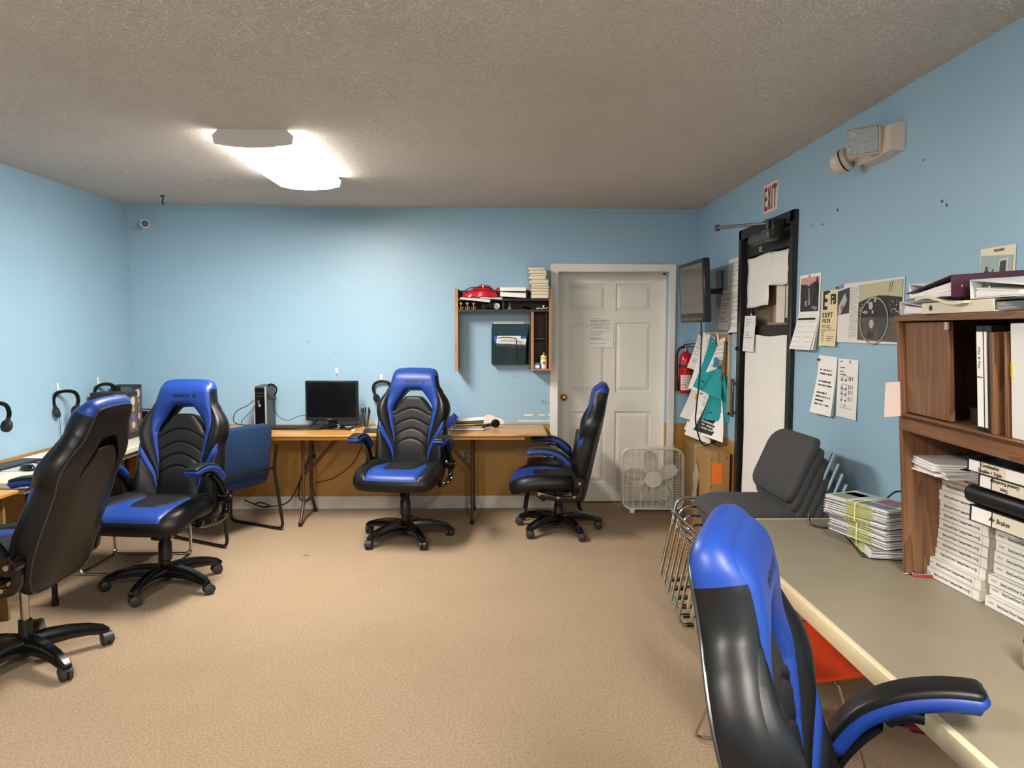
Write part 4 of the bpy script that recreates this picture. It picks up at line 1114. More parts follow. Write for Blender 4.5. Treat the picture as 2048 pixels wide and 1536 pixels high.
for i, (ox, h_) in enumerate(zip(offs, hs)):
    bk = thing('paperback', ('cream paged book ' + ['lying at the bottom of', 'second from the bottom of', 'third from the bottom of', 'fourth from the bottom of', 'fifth from the bottom of', 'sixth from the bottom of', 'fourth from the top of', 'third from the top of', 'second from the top of', 'on the very top of'][i] + ' the shelf-top stack'), 'book', (.345 + ox, 6.245, z), (0, 0, rad(random.uniform(-5, 5))), 'books stacked on the wall shelf')
    wd_ = .152 if i < 5 else .146
    MB().span((-wd_ / 2 + .003, -.095, .0015), (wd_ / 2 - .003, .095, h_ - .0015), .001).build('pages', M_cream, bk)
    cv = MB(); cv.span((-wd_ / 2, -.097, 0), (wd_ / 2, .098, .0012)); cv.span((-wd_ / 2, -.097, h_ - .0012), (wd_ / 2, .098, h_)); cv.span((-wd_ / 2, .0965, 0), (wd_ / 2, .098, h_))
    cv.build('cover', mat('book_cover_grey', '#8d8a83', .5), bk); z += h_ + .0003
# in the upper compartment
for i, x in enumerate((-.325, -.268, -.215)):
    g = thing('brass_fitting', ['brass air fitting with a white collar at the shelf side panel', 'brass air fitting with a white collar in the middle of three', 'brass air fitting with a white collar beside the dark roll'][i], 'fitting', (x, 6.215, 1.756), group='brass fittings on the wall shelf')
    b = MB(); b.lathe([(.016, 0), (.016, .01), (.009, .013), (.009, .028), (.012, .030), (.012, .05), (.005, .052), (.005, .085), (.004, .088), (0, .088)], 14); b.build('body', M_brass, g)
    MB().cyl((0, 0, .049), (0, 0, .056), .015, n=14).build('collar', M_white, g)
    for s in (-1, 1): MB().cyl((s * .012, 0, .004), (s * .02, 0, .02), .006, n=10).build('stud', M_brass, g)
tag(MB().lathe([(.012, -.02), (.024, -.02), (.024, .02), (.012, .02)], 20, (-.135, 6.22, 1.781), rot=(rad(90), 0, rad(15))).build('tape_roll', M_shelfgrey), 'dark tape roll in the upper shelf compartment', 'tape')
t = thing('grease_gun', 'dark angled hand tool leaning in the upper shelf compartment', 'tool', (-.06, 6.23, 1.757))
MB().box((0, 0, .02), (.15, .03, .018), (0, rad(9), 0), .003).build('lever_bar', M_shelfgrey, t); MB().box((.0, .01, .045), (.09, .03, .03), (0, rad(-12), 0), .006).build('tool_body', M_plastic, t)
tag(MB().cyl((-.018, 6.185, 1.783), (-.018, 6.195, 1.783), .026, n=24).build('white_disc', M_white), 'round white disc standing in the upper shelf compartment', 'disc')
tag(MB().lathe([(.016, 0), (.016, .012), (.010, .016), (.006, .03), (.002, .062), (0, .062)], 16, (.092, 6.2, 1.757)).build('nozzle', mat('nozzle_grey', '#77757a', .5)), 'small grey pointed nozzle standing on the wall shelf', 'nozzle')
tag(MB().lathe([(0, -.012), (.03, -.010), (.038, 0), (.03, .010), (0, .012)], 18, (.24, 6.23, 1.770), rot=(0, .25, 0)).build('eyeglass_case', M_gloss), 'small black oval case in the upper shelf compartment', 'case')
tag(MB().tube([(.32, 6.2, 1.762), (.345, 6.19, 1.768), (.37, 6.2, 1.762), (.385, 6.195, 1.79), (.375, 6.2, 1.78), (.395, 6.19, 1.764), (.41, 6.2, 1.768), (.415, 6.205, 1.775)], .004, 7, sm=4).build('earbud_cord', M_white), 'tangled white earbud cord on the wall shelf beside the side panel', 'cable')
# lower compartment
t = thing('spray_can', 'white and yellow spray can at the bottom of the narrow shelf compartment', 'spray can', (.385, 6.215, 1.252))
MB().lathe([(.027, 0), (.029, .003), (.029, .105), (.026, .110)], 24).build('can_body', print_mat('can_print', '#efece0', '#d8472f', 5, .0, 1.0, .1, .6, .3, 9), t)
MB().lathe([(.0293, .075), (.0293, .104)], 24).build('yellow_band', mat('can_yellow', '#e3cf25', .4), t)
MB().lathe([(.026, .110), (.024, .118), (.012, .126), (.011, .136), (0, .137)], 20).build('can_dome', M_chromeworn, t)
MB().cyl((.0, -.0285, .05), (.0, -.0297, .05), .012, n=14).build('red_mark', mat('can_red', '#c2311e', .4), t)
t = thing('small_blue_box', 'small blue and white box beside the spray can', 'box', (.328, 6.205, 1.252), (0, 0, rad(-8)))
MB().span((-.025, -.02, 0), (.025, .02, .05), .001).build('carton', mat('carton_blue', '#1d6fb0', .5), t); MB().span((-.022, -.0208, .006), (.020, -.0195, .03)).build('white_label', M_paper, t)
tag(MB().span((.352, 6.20, 1.252), (.362, 6.24, 1.287), .001).build('blue_card', mat('card_blue', '#2b5fa8', .5)), 'narrow blue packet between the small box and the spray can', 'packet')
sp = MB()
for i in range(26): sp.cyl((.405, 6.21, 1.345 + i * .0145), (.405, 6.21, 1.351 + i * .0145), .013, n=10)
t = thing('spiral_binding', 'black comb-bound strip hanging in the narrow shelf compartment', 'binding'); MB().span((.402, 6.205, 1.34), (.414, 6.23, 1.73)).build('spine', M_plastic, t); stuff(sp.build('rings', M_plastic, t))
# wall file
M_file = mat('smoke_teal_plastic', '#12343f', .15, alpha=.72)
t = thing('wall_file', 'smoky teal plastic file pocket mounted under the wall shelf', 'file holder')
fp = MB(); fp.span((-.062, YB - .012, 1.28), (.266, YB - .008, 1.635), .001); fp.build('back_plate', M_file, t)
fp = MB(); fx0, fx1, fy = -.062, .258, 6.262
fp.add([(fx0, fy, 1.468), (fx1 - .03, fy, 1.455), (fx1 - .03, fy + .01, 1.285), (fx0, fy + .01, 1.285)], [(0, 1, 2, 3)])
fp.add([(fx1 - .03, fy, 1.455), (fx1 + .008, YB - .012, 1.61), (fx1 - .01, YB - .012, 1.285), (fx1 - .03, fy + .01, 1.285)], [(0, 1, 2, 3)])
fp.add([(fx0, fy, 1.468), (fx0, YB - .012, 1.60), (fx0, YB - .012, 1.285), (fx0, fy + .01, 1.285)], [(3, 2, 1, 0)])
fp.add([(fx0, fy + .01, 1.285), (fx1 - .03, fy + .01, 1.285), (fx1 - .01, YB - .012, 1.285), (fx0, YB - .012, 1.285)], [(0, 1, 2, 3)])
o = fp.build('front_pocket', M_file, t, smooth=False); sd = o.modifiers.new('thick', 'SOLIDIFY'); sd.thickness = .003
pg = print_mat('form_lines', '#e9e7e4', '#3c4a52', 12, .04, .96, .05, .95, .12, 5, 3., short=.1)
def upright(name, label, m, x0, x1, z0, z1, y, tilt=.0, cat='paper'):
    return flat_paper(name, label, cat, m, lambda u, v: (x0 + (x1 - x0) * u + tilt * v, y, z0 + (z1 - z0) * v), 2, 3, off=(0, -1, 0), th=.002)
upright('paper', 'white form standing tallest at the back of the wall file', pg, -.048, .222, 1.30, 1.655, YB - .003)
upright('paper', 'blue folder standing in the wall file', mat('folder_blue', '#1f6cc0', .6), -.045, .235, 1.295, 1.525, YB - .03, cat='folder')
upright('paper', 'white sheet in the wall file in front of the blue folder', M_paper, -.015, .19, 1.295, 1.53, YB - .038)
upright('paper', 'printed booklet leaning at the front of the wall file', pg, -.025, .235, 1.295, 1.505, YB - .048, .004)
upright('paper', 'black booklet low at the front of the wall file', mat('black_booklet', '#1b1110', .4), -.055, .06, 1.292, 1.44, YB - .06, cat='booklet')
tag(MB().tube([(-.01, 6.275, 1.512), (.05, 6.268, 1.518), (.13, 6.262, 1.512), (.15, 6.256, 1.50), (.15, 6.254, 1.42), (.15, 6.256, 1.32)], .0045, 7, sm=4).build('black_strap', M_plastic), 'thin black strap hanging over the front of the wall file', 'strap')
# ------------------------------------------------------------------ right wall and corner
# TV on its bracket
t = thing('television', 'black flat television on a wall bracket in the corner, tilted down', 'tv', (1.497, 5.66, 1.875), (0, rad(-3.0), rad(1)))
MB().span((-.0, -.34, -.235), (.05, .34, .235), .008).span((.045, -.22, -.15), (.085, .22, .16), .012).build('housing', M_plastic, t)
MB().span((-.0015, -.305, -.165), (.001, .305, .205)).build('screen', mat('tv_screen', '#55524e', .18), t)
MB().span((-.004, -.30, -.222), (.0, .30, -.195), .002).build('speaker_bar', M_gloss, t)
b = MB();
for i in range(5): b.box((.025, -.3415, -.09 + i * .03), (.012, .005, .014), bev=.002)
stuff(b.build('side_buttons', M_gloss, t))
b = MB(); b.span((.235, -.03, -.13), (.243, .12, .16)).span((.10, .02, -.02), (.24, .06, .02), .004).span((.082, -.12, -.1), (.1, .12, -.06)).span((.082, -.12, .06), (.1, .12, .1)); b.build('wall_bracket', M_blackmetal, t)
cable('black television cord hanging down over the corkboard', [(1.55, 5.55, 1.66), (1.555, 5.55, 1.50), (1.545, 5.55, 1.2), (1.53, 5.56, 1.0), (1.53, 5.57, .85), (1.60, 5.6, .685), (1.72, 5.62, .72)], .006)
# extinguisher sign + extinguisher
tag(MB().span((1.60, YB - .003, 1.66), (1.72, YB, 1.86)).build('extinguisher_sign', mat('sign_red', '#a3121f', .4)), 'red wall sign half hidden behind the television', 'sign')
t = thing('fire_extinguisher', 'red fire extinguisher hanging on the wall beside the white door', 'fire extinguisher', (1.618, 6.255, 1.035))
MB().lathe([(.058, 0), (.062, .006), (.062, .28), (.058, .315), (.04, .345), (.022, .358), (.020, .37), (0, .372)], 28).build('cylinder', mat('extinguisher_red', '#b5121f', .22, coat=.5), t)
MB().lathe([(.018, .368), (.018, .385), (.012, .388), (.012, .40), (0, .40)], 16).box((0, 0, .405), (.03, .06, .02), bev=.003).build('valve', M_chromeworn, t)
MB().box((.03, -.0, .425), (.10, .022, .008), (0, rad(-6), 0), .002).box((.03, 0, .405), (.09, .02, .007), (0, rad(8), 0), .002).build('squeeze_handle', M_plastic, t)
MB().tube([(-.015, -.005, .40), (-.045, -.005, .395), (-.075, -.005, .35), (-.082, -.01, .27), (-.078, -.015, .16), (-.076, -.018, .08)], .011, 9, sm=4).build('hose', M_plastic, t)
MB().cyl((-.076, -.018, .14), (-.076, -.018, .02), .012, .017, n=12).build('nozzle', M_plastic, t)
MB().lathe([(.0632, .225), (.0632, .245)], 28).build('strap', M_plastic, t)
MB().sheet(lambda u, v: (.0632 * math.sin(-.15 + 1.5 * (u - .5)), -.0632 * math.cos(-.15 + 1.5 * (u - .5)), .03 + .13 * v), 8, 3, .0006, off=(0, -1, 0)).build('instruction_label', print_mat('ext_label', '#e4dfd8', '#8c2b2e', 9, .06, .94, .06, .94, .4, 12, 1.), t)
# corkboard
t = thing('corkboard', 'small framed corkboard covered with pinned papers on the wall below the television', 'corkboard')
CY0, CY1, CZ0, CZ1 = 5.395, 6.22, .945, 1.568
MB().span((XR - .016, CY0 + .01, CZ0 + .01), (XR, CY1 - .01, CZ1 - .01)).build('cork', mat('cork', '#b08350', .9, var=.18, vscale=90), t)
b = MB(); b.span((XR - .022, CY0, CZ0), (XR, CY0 + .022, CZ1), .003); b.span((XR - .022, CY1 - .022, CZ0), (XR, CY1, CZ1), .003); b.span((XR - .022, CY0, CZ0), (XR, CY1, CZ0 + .022), .003); b.span((XR - .022, CY0, CZ1 - .022), (XR, CY1, CZ1), .003)
b.build('frame', mat('cork_frame', '#b3a794', .45, .3), t)
def pinned(label, m, y, z, w_, h_, rz=0.0, d=.02, curl=.03, cat='paper', name='paper', pin=True, skew=0.0):
    """sheet hanging from its top pin at (y,z), width w_, height h_, rotated in the wall plane, curling off the wall"""
    a = rad(rz); ca, sa = math.cos(a), math.sin(a)
    def fn(u, v):
        p, q = w_ * (.5 - u), -h_ * (1 - v)
        return (XR - d - curl * (1 - v) ** 1.6 - skew * (u - .5) * (1 - v), y + p * ca - q * sa * -1 * 1.0, z + q * ca + p * sa)
    o = flat_paper(name, label, cat, m, fn, 4, 8, off=(-1, 0, 0))
    if pin: MB().lathe([(0, 0), (.006, .001), (.004, .006), (.005, .010), (0, .011)], 10, (XR - d - .001, y, z - .008), rot=(0, rad(-90), 0)).build('push_pin', mat('pin_white', '#d8d5d0', .4), o)
    return o
txt1 = print_mat('letter_print', '#ebe9e6', '#8f9094', 30, .1, .9, .1, .92, .4, 40, 1., gap=.3)
txt2 = print_mat('memo_print', '#e6e4e2', '#808286', 22, .12, .88, .12, .9, .4, 32, 6., gap=.4)
tealp = print_mat('teal_print', '#12929c', '#0d3f48', 16, .1, .55, .04, .2, .45, 9, 2., gap=.2)
mpink = mat('pink_note', '#d9bfc0', .7)
pinned('white sheet pinned at the top corner of the corkboard nearest the corner', txt2, 6.12, 1.52, .20, .30, 18, .024, 0.040, skew=-.16)
pinned('tall white sheet on the corkboard behind the television cord', M_paper, 5.93, 1.54, .25, .48, 14, .028, 0.072, skew=-.16)
pinned('white folded sheet pinned behind the slanted teal flyer', txt1, 5.82, 1.54, .20, .40, 10, .03, 0.048, skew=-.16)
pinned('small pink note pinned at the corkboard edge', mpink, 6.13, 1.38, .15, .12, -8, .05, .03)
pinned('small white card pinned along the top of the corkboard', txt2, 5.69, 1.56, .07, .13, 30, .02, .012)
pinned('white envelope with a red stamp pinned beside the frame of the corkboard', txt1, 5.53, 1.52, .13, .32, -8, .03, 0.040, skew=-.16)
pinned('blue and black wristband pinned on the white envelope', mat('wrist_blue', '#2276c0', .5), 5.535, 1.37, .09, .07, -4, .075, .008, 'band', 'wristband', False)
pinned('slanted teal flyer pinned in the middle of the corkboard', tealp, 5.70, 1.50, .22, .44, 24, .045, .10, skew=-.16)
pinned('upright teal flyer pinned near the frame of the corkboard', tealp, 5.52, 1.245, .20, .36, 2, .04, 0.036, skew=-.16)
pinned('brown ribbon hanging near the corkboard frame', mat('ribbon_brown', '#6f5a3c', .8), 5.46, 1.50, .045, .30, -3, .03, .02, 'ribbon', 'ribbon', False)
pinned('white sheet with a gold picture pinned low by the extinguisher', print_mat('gold_print', '#dfdbd5', '#c79a3e', 5, .25, .7, .45, .9, .7, 5, 3., gap=.3), 6.05, 1.20, .22, .38, 12, .05, 0.080, skew=-.16)
pinned('long white sheet hanging below the corkboard, second from the corner', M_paper, 5.93, 1.10, .20, .42, 16, .05, 0.080, skew=-.16)
pinned('white printed sheet hanging slanted below the slanted teal flyer', txt1, 5.76, 1.16, .22, .42, 20, .05, 0.080, skew=-.16)
pinned('narrow white sheet hanging lowest at the corner end of the board', M_paper, 6.10, 1.06, .12, .34, 12, .04, 0.048, skew=-.16)
bf = print_mat('black_flyer', '#1f2022', '#b9b9b8', 14, .12, .88, .08, .92, .5, 10, 4., gap=.25)
pinned('white-edged black flyer hanging off the bottom of the corkboard', M_paper, 5.60, 1.12, .245, .37, 12, .050, 0.080, pin=False, skew=-.16)
pinned('black printed flyer face over its white backing sheet below the board', bf, 5.60, 1.105, .215, .335, 12, .053, 0.078, skew=-.16)
# three printed sheets beside the television
pinned('white printed sheet highest on the wall between television and exit door', txt1, 5.36, 2.11, .27, .25, 0, .003, .008)
pinned('white printed sheet on the wall touching the television bracket', txt2, 5.53, 1.885, .26, .30, 2, .003, .03)
pinned('white printed sheet on the wall closest to the exit door frame', txt1, 5.29, 1.87, .225, .305, -2, .004, .02)
# switch, exit sign
t = thing('light_switch', 'cream light switch on the wall between corkboard and exit door', 'switch', (XR, 5.255, 1.31))
MB().span((-.006, -.038, -.06), (0, .038, .06), .003).build('plate', mat('switch_cream', '#d8c486', .45), t); MB().box((-.010, 0, .004), (.012, .010, .022), (0, .4, 0), .002).build('toggle', MATS['switch_cream'], t)
t = thing('exit_sign', 'white EXIT sign with red letters on the wall above the black door', 'sign', (XR, 4.677, 2.428))
MB().span((-.005, -.115, -.1), (0, .115, .1), .001).build('plate', mat('sign_white', '#dedad4', .45), t)
M_sred = mat('sign_crimson', '#8e1626', .45)
def bar(y0, y1, z0, z1): return MB().span((-.0062, y0, z0), (-.0045, y1, z1))
e = MB()
def yb(a): return .115 - a   # a: distance from the far edge of the plate
def quad(pts): e.add([(-.0061, yb(a), z) for a, z in pts], [tuple(range(len(pts)))])
# E
quad([(.012, -.075), (.026, -.075), (.026, .075), (.012, .075)])
for z0, z1 in ((.048, .075), (-.012, .014), (-.075, -.048)): quad([(.026, z0), (.058, z0), (.058, z1), (.026, z1)])
lt = e.build('letter', M_sred, t, smooth=False)
e = MB(); quad([(.068, .075), (.084, .075), (.122, -.075), (.106, -.075)]); quad([(.106, .075), (.122, .075), (.084, -.075), (.068, -.075)]); e.build('letter', M_sred, t, smooth=False)
e = MB(); quad([(.134, -.075), (.150, -.075), (.150, .075), (.134, .075)]); e.build('letter', M_sred, t, smooth=False)
e = MB(); quad([(.160, .046), (.220, .046), (.220, .075), (.160, .075)]); quad([(.183, -.075), (.199, -.075), (.199, .046), (.183, .046)]); e.build('letter', M_sred, t, smooth=False)
e = MB()
for z in (.093, -.095): quad([(.003, z), (.227, z), (.227, z + .003), (.003, z + .003)])
e.build('rule', M_sred, t, smooth=False)
# twin-head emergency light
t = thing('emergency_light', 'beige twin-head emergency light high on the wall past the exit door', 'emergency light', (XR, 3.31, 2.415), (0, 0, 0))
M_beige = mat('beige_plastic', '#c9bcae', .4)
bx = MB(); pr = [(.175, .055), (.10, .062), (.0, .065), (-.16, .065), (-.165, -.062), (-.02, -.075), (.16, -.065)]
n = len(pr); bx.add([(0, y, z) for y, z in pr] + [(-.055, y * .93, z * .86) for y, z in pr], [(i, (i + 1) % n, n + (i + 1) % n, n + i) for i in range(n)] + [tuple(range(n, 2 * n)), tuple(range(n - 1, -1, -1))])
bx.build('housing', M_beige, t, angle=25)
MB().box((-.03, .13, -.060), (.014, .022, .006), (rad(-4), 0, 0), .001).build('indicator', mat('led_red', '#7a1022', .3), t)
hd = MB(); hd.box((-.105, -.025, .012), (.055, .150, .128), (0, rad(-8), rad(46)), .018, seg=3); h1 = hd.build('lamp_head', M_beige, t)
ln = MB(); ln.box((-.105 - .026 * math.cos(rad(46)), -.025 - .026 * math.sin(rad(46)), .009), (.010, .134, .112), (0, rad(-8), rad(46)), .004); ln.build('lens', mat('prism_lens', '#9aa3a6', .12, .2, bump=(60, 1.0, .01)), h1)
hd = MB(); M_ = Euler((rad(20), 0, rad(-35))).to_matrix(); hd.lathe([(.0, -.055), (.03, -.05), (.05, -.03), (.055, -.005), (.055, .028), (.05, .036), (0, .038)], 26, (-.095, .205, -.025), rot=(rad(70), rad(10), rad(35)))
h2 = hd.build('lamp_head', M_beige, t)
MB().lathe([(.0556, .008), (.0562, .012), (.0556, .016)], 26, (-.095, .205, -.025), rot=(rad(70), rad(10), rad(35))).build('groove', M_plastic, h2)
MB().cyl((-.05, .15, -.015), (-.085, .175, -.02), .016, n=12).build('swivel', M_beige, t)
# box fan
t = thing('box_fan', 'white box fan standing on the carpet in front of the white door', 'fan', (1.332, 6.195, 0), (rad(-2), 0, rad(-3)))
M_fan = mat('fan_white', '#e9e6dc', .4)
f = MB(); R = rrect(.535, .53, .075, 6); zc = .295; n = len(R)
def ring(s, y): return [(x * s, y, zc + z * s) for x, z in R]
rgs = [ring(.955, -.055), ring(.985, -.060), ring(1.0, -.045), ring(1.0, .045), ring(.985, .06), ring(.955, .055), ring(.945, .0)]
o0 = len(f.v)
for r in rgs: f.v.extend(r)
for k in range(len(rgs)):
    for i in range(n):
        j = (i + 1) % n; k2 = (k + 1) % len(rgs); f.f.append((k * n + i, k * n + j, k2 * n + j, k2 * n + i)); f.m.append(0)
f.build('frame', M_fan, t)
for x in (-.18, .18):
    MB().span((x - .022, -.07, 0), (x + .022, .07, .035), .006).build('foot', M_fan, t)
MB().tube([(-.06, 0, .558), (-.055, 0, .575), (.06, 0, .580), (.13, 0, .566), (.135, 0, .557)], .005, 7, sm=4).build('carry_handle', M_fan, t)
MB().cyl((.17, -.01, .555), (.17, -.01, .578), .022, n=16).build('speed_knob', mat('knob_cream', '#cfc7ab', .4), t)
def grille(y):
    g = MB()
    for i in range(34):
        z = zc - .245 + i * .49 / 33; hw = .25 - max(0, abs(z - zc) - .19) ** 2 * 14
        g.box((0, y, z), (hw * 2, .003, .0019))
    for i in range(9):
        x = -.22 + i * .055; g.box((x, y - .002, zc), (.0035, .003, .50 - max(0, abs(x) - .19) * .6))
    return g
gr = grille(-.052).build('front_grille', M_fan, t, smooth=False); stuff(gr)
stuff(grille(.052).build('rear_grille', M_fan, t, smooth=False))
MB().lathe([(0, -.006), (.066, -.006), (.072, 0), (.072, .006), (0, .006)], 28, (0, -.057, zc), rot=(rad(90), 0, 0)).box((0, -.064, zc), (.085, .004, .045), bev=.002).build('hub_badge', M_fan, t)
MB().cyl((0, -.03, zc), (0, .04, zc), .06, n=24).build('motor', M_fan, t)
for k in range(5):
    a0 = rad(90 + 72 * k); bl = MB(); vs = []; nr, nw = 8, 5
    for i in range(nr + 1):
        r = .05 + .185 * i / nr; wd_ = .050 + .062 * math.sin(PI * min(1, i / nr * .85)) if i < nr else .035
        for j in range(nw + 1):
            s = j / nw - .5; an = a0 + s * wd_ / max(r, .06) + .10 * (i / nr)
            vs.append((r * math.cos(an), .012 + s * .05 + .008 * math.cos(s * PI), zc + r * math.sin(an)))
    bl.add(vs, [(i * (nw + 1) + j, i * (nw + 1) + j + 1, (i + 1) * (nw + 1) + j + 1, (i + 1) * (nw + 1) + j) for i in range(nr) for j in range(nw)])
    o = bl.build('blade', mat('fan_blade', '#d9d5ca', .4), t); sd = o.modifiers.new('thick', 'SOLIDIFY'); sd.thickness = .003
# carton
t = thing('cardboard_carton', 'tall cardboard carton with an orange label leaning in the corner beside the fan', 'box', (1.562, 5.30, 0), (0, 0, rad(1)))
MB().span((0, 0, 0), (.155, .66, .672), .003).build('carton', M_card, t)
MB().span((.07, -.0006, .55), (.075, .66, .6728)).build('flap_seam', mat('seam_brown', '#7d5f38', .8), t)
MB().span((-.0007, .33, .02), (.0, .385, .672)).span((.0, .33, .672), (.155, .385, .6727)).build('packing_tape', mat('packing_tape', '#b5986a', .3), t)
MB().span((.022, -.0012, .44), (.10, 0, .595)).build('orange_label', print_mat('orange_print', '#ee7a1a', '#4a2a14', 9, .1, .9, .08, .92, .55, 9, 2., gap=.35), t)
b = MB()
for x, z, sx in ((.015, .625, 1), (.125, .632, -1), (.015, .415, 1)):
    b.span((x, -.001, z), (x + .012, 0, z + .004)); b.span((x if sx > 0 else x + .009, -.001, z - .012), ((x if sx > 0 else x + .009) + .003, 0, z))
for x in (.035, .045, .13): b.span((x, -.001, .14), (x + .002, 0, .32))
stuff(b.build('printed_marks', M_ink, t))
flat_paper('shipping_bag', 'crumpled clear packing slip standing against the side of the carton', 'paper', mat('slip_clear', '#a79c8c', .3), lambda u, v: (1.545 - .03 * u * (1 - v) - .012 * math.sin(7 * v + 3 * u), 5.58 + .12 * (u - .5) * (1 - v * .9), .24 + .32 * v), 4, 6, off=(-1, 0, 0))

# papers past the exit door
t = thing('wall_calendar', 'open wall calendar with a waterfall picture hung beside the exit door', 'calendar')
Y0, Y1 = 4.185, 3.912
def wsheet(name, m, y0, y1, z0, z1, x0, x1b, par, nu=2, nv=6, th=.0008, pw=1.5, skew=0.0):
    return MB().sheet(lambda u, v: (XR - x0 - (x1b - x0) * (1 - v) ** pw, y0 + (y1 - y0) * u + skew * (1 - v), z0 + (z1 - z0) * v), nu, nv, th, 0, (-1, 0, 0)).build(name, m, par, angle=60)
wsheet('picture_sheet', M_paper, Y0, Y1, 1.672, 1.895, .002, .004, t)
wsheet('month_sheet', print_mat('calendar_grid', '#eae7e3', '#9a9896', 7, .05, .95, .04, .80, .07, 3, 2., short=.02), Y0 + .005, Y1 - .002, 1.475, 1.672, .004, .042, t, pw=1.2, skew=.028)
for i in range(4): wsheet('page', M_paper, Y0 + .005, Y1 - .002, 1.474 + .001 * i, 1.670, .003, .010 + .008 * i, t, pw=1.2, skew=.020 - .004 * i)
pv = MB(); X = XR - .0045
def pq(mb, pts, m, k=0): mb.add([(X - .0006 * k, 4.166 + (3.93 - 4.166) * u, 1.688 + .19 * v) for u, v in pts], [tuple(range(len(pts)))], m)
pq(pv, [(0, 0), (1, 0), (1, 1), (0, 1)], 0); pq(pv, [(0, 0), (1, 0), (1, .80), (.8, .86), (.6, .80), (.45, .74), (.3, .80), (.12, .80), (0, .84)], 1, 1)
pq(pv, [(.44, .68), (.5, .70), (.54, .4), (.56, .2), (.44, .18), (.46, .4)], 2, 2); pq(pv, [(.25, .3), (.4, .34), (.36, .14), (.27, .16)], 2, 2); pq(pv, [(.6, .16), (.95, .12), (.9, .02), (.7, .08)], 2, 2); pq(pv, [(.88, .98), (.94, .98), (1, .6), (.8, .3), (.72, .2)], 3, 2)
pv.build('picture', [mat('dusk_pink', '#cf9c97', .5), mat('rock_dark', '#2a2a2e', .5, var=.5, vscale=40), mat('water_grey', '#8d8e98', .5, var=.3, vscale=60), mat('tree_dark', '#151517', .5)], t, smooth=False)
MB().sheet(lambda u, v: (XR - .0085 - .006 * (1 - v), 4.172 - .225 * u + .004, 1.642 + .010 * v), 1, 1, .0006, 0, (-1, 0, 0)).build('header_bar', M_ink, t)
tag(MB().lathe([(0, 0), (.006, .001), (.004, .008), (0, .009)], 10, (XR - .003, 4.05, 1.885), rot=(0, rad(-90), 0)).build('push_pin', mat('pin_silver', '#8d8a84', .4)), 'small pin at the top of the calendar', 'pin')
# eye chart
t = thing('eye_chart', 'cream eye test chart pinned between calendar and magazine spread', 'chart')
M_chart = print_mat('eye_chart_print', '#e3d2ad', '#4a4338', 26, .45, .92, .06, .33, .35, 20, 3., gap=.25)
wsheet('card', M_chart, 3.890, 3.697, 1.50, 1.793, .004, .014, t, th=.001)
def wtext(s, size, y, z, x, par, sx=.75, m=None, wgt=0.0):
    o = text(s, size, m or M_ink, par, (XR - x, y, z), (rad(90), 0, rad(-90)), ext=.0002, spacing=1.05, weight=wgt); o.scale = (sx, 1, 1); return o
wtext('E', .135, 3.842, 1.735, .0085, t, .85, wgt=.003); wtext('FB', .074, 3.748, 1.742, .008, t, .80, wgt=.002)
wtext('E D P T', .036, 3.805, 1.662, .0105, t, .95, wgt=.0008); wtext('F D Z B', .028, 3.815, 1.632, .0115, t, .9, wgt=.0006); wtext('O F L Z P', .022, 3.818, 1.604, .0125, t, .9); wtext('E L F D', .018, 3.84, 1.582, .013, t, .9)
for i in range(5): wtext('P T E D', .011 - .001 * i, 3.848, 1.566 - .012 * i, .0138, t, .8)
tag(MB().lathe([(0, 0), (.007, .001), (.005, .010), (.007, .014), (0, .015)], 10, (XR - .006, 3.80, 1.785), rot=(0, rad(-90), 0)).build('push_pin', mat('pin_violet', '#2b2350', .4)), 'violet push pin at the top of the eye chart', 'pin')
# magazine spread with a truck dashboard picture
t = thing('magazine_spread', 'magazine spread showing a dashboard and steering wheel, pinned to the wall', 'poster')
wsheet('sheet', print_mat('spread_print', '#ddd9d6', '#8d8b8a', 60, .205, .345, .08, .93, .45, 60, 7., short=.35), 3.70, 3.095, 1.523, 1.815, .003, .006, t, 6, 4)
mp = MB()
def mq(pts, m, k=0): mp.add([(XR - .0075 - .0005 * k, 3.70 - .605 * u, 1.523 + .292 * v) for u, v in pts], [tuple(range(len(pts)))], m)
def disc(u, v, r, m, k, n=12, ry=None): mq([(u + r * math.cos(2*PI*i/n), v + (ry or r * 2) * math.sin(2*PI*i/n)) for i in range(n)], m, k)
mq([(0, .47), (.20, .50), (.20, .93), (0, .88)], 1); mq([(.02, .62), (.13, .85), (.17, .72), (.06, .48), (.02, .48)], 5, 1); mq([(.06, .60), (.10, .66), (.12, .58), (.08, .53)], 6, 2)
mq([(0, .93), (.09, .94), (.09, 1.0), (0, .99)], 7, 1)
mq([(.36, .05), (.985, .03), (.985, .97), (.36, .95)], 2)
mq([(.36, .05), (.985, .03), (.985, .70), (.80, .74), (.66, .755), (.50, .72), (.36, .66)], 4, 1)
mq([(.36, .05), (.985, .03), (.985, .40), (.36, .42)], 3, 2); mq([(.52, .08), (.60, .08), (.62, .36), (.52, .36)], 1, 3); mq([(.68, .08), (.78, .08), (.80, .40), (.66, .40)], 8, 3)
for (u, v, r) in ((.56, .60, .032), (.52, .66, .014), (.62, .68, .016), (.47, .50, .014), (.50, .50, .014), (.59, .50, .014)): disc(u, v, r, 5, 4)
rr = random.Random(5)
for i in range(46):
    u = rr.choice([rr.uniform(.37, .46), rr.uniform(.82, .96)]); v = rr.uniform(.46, .66); disc(u, v, .006, 6 if rr.random() < .55 else 9, 4, 5)
disc(.585, .30, .062, 3, 5); disc(.58, .31, .034, 5, 6)
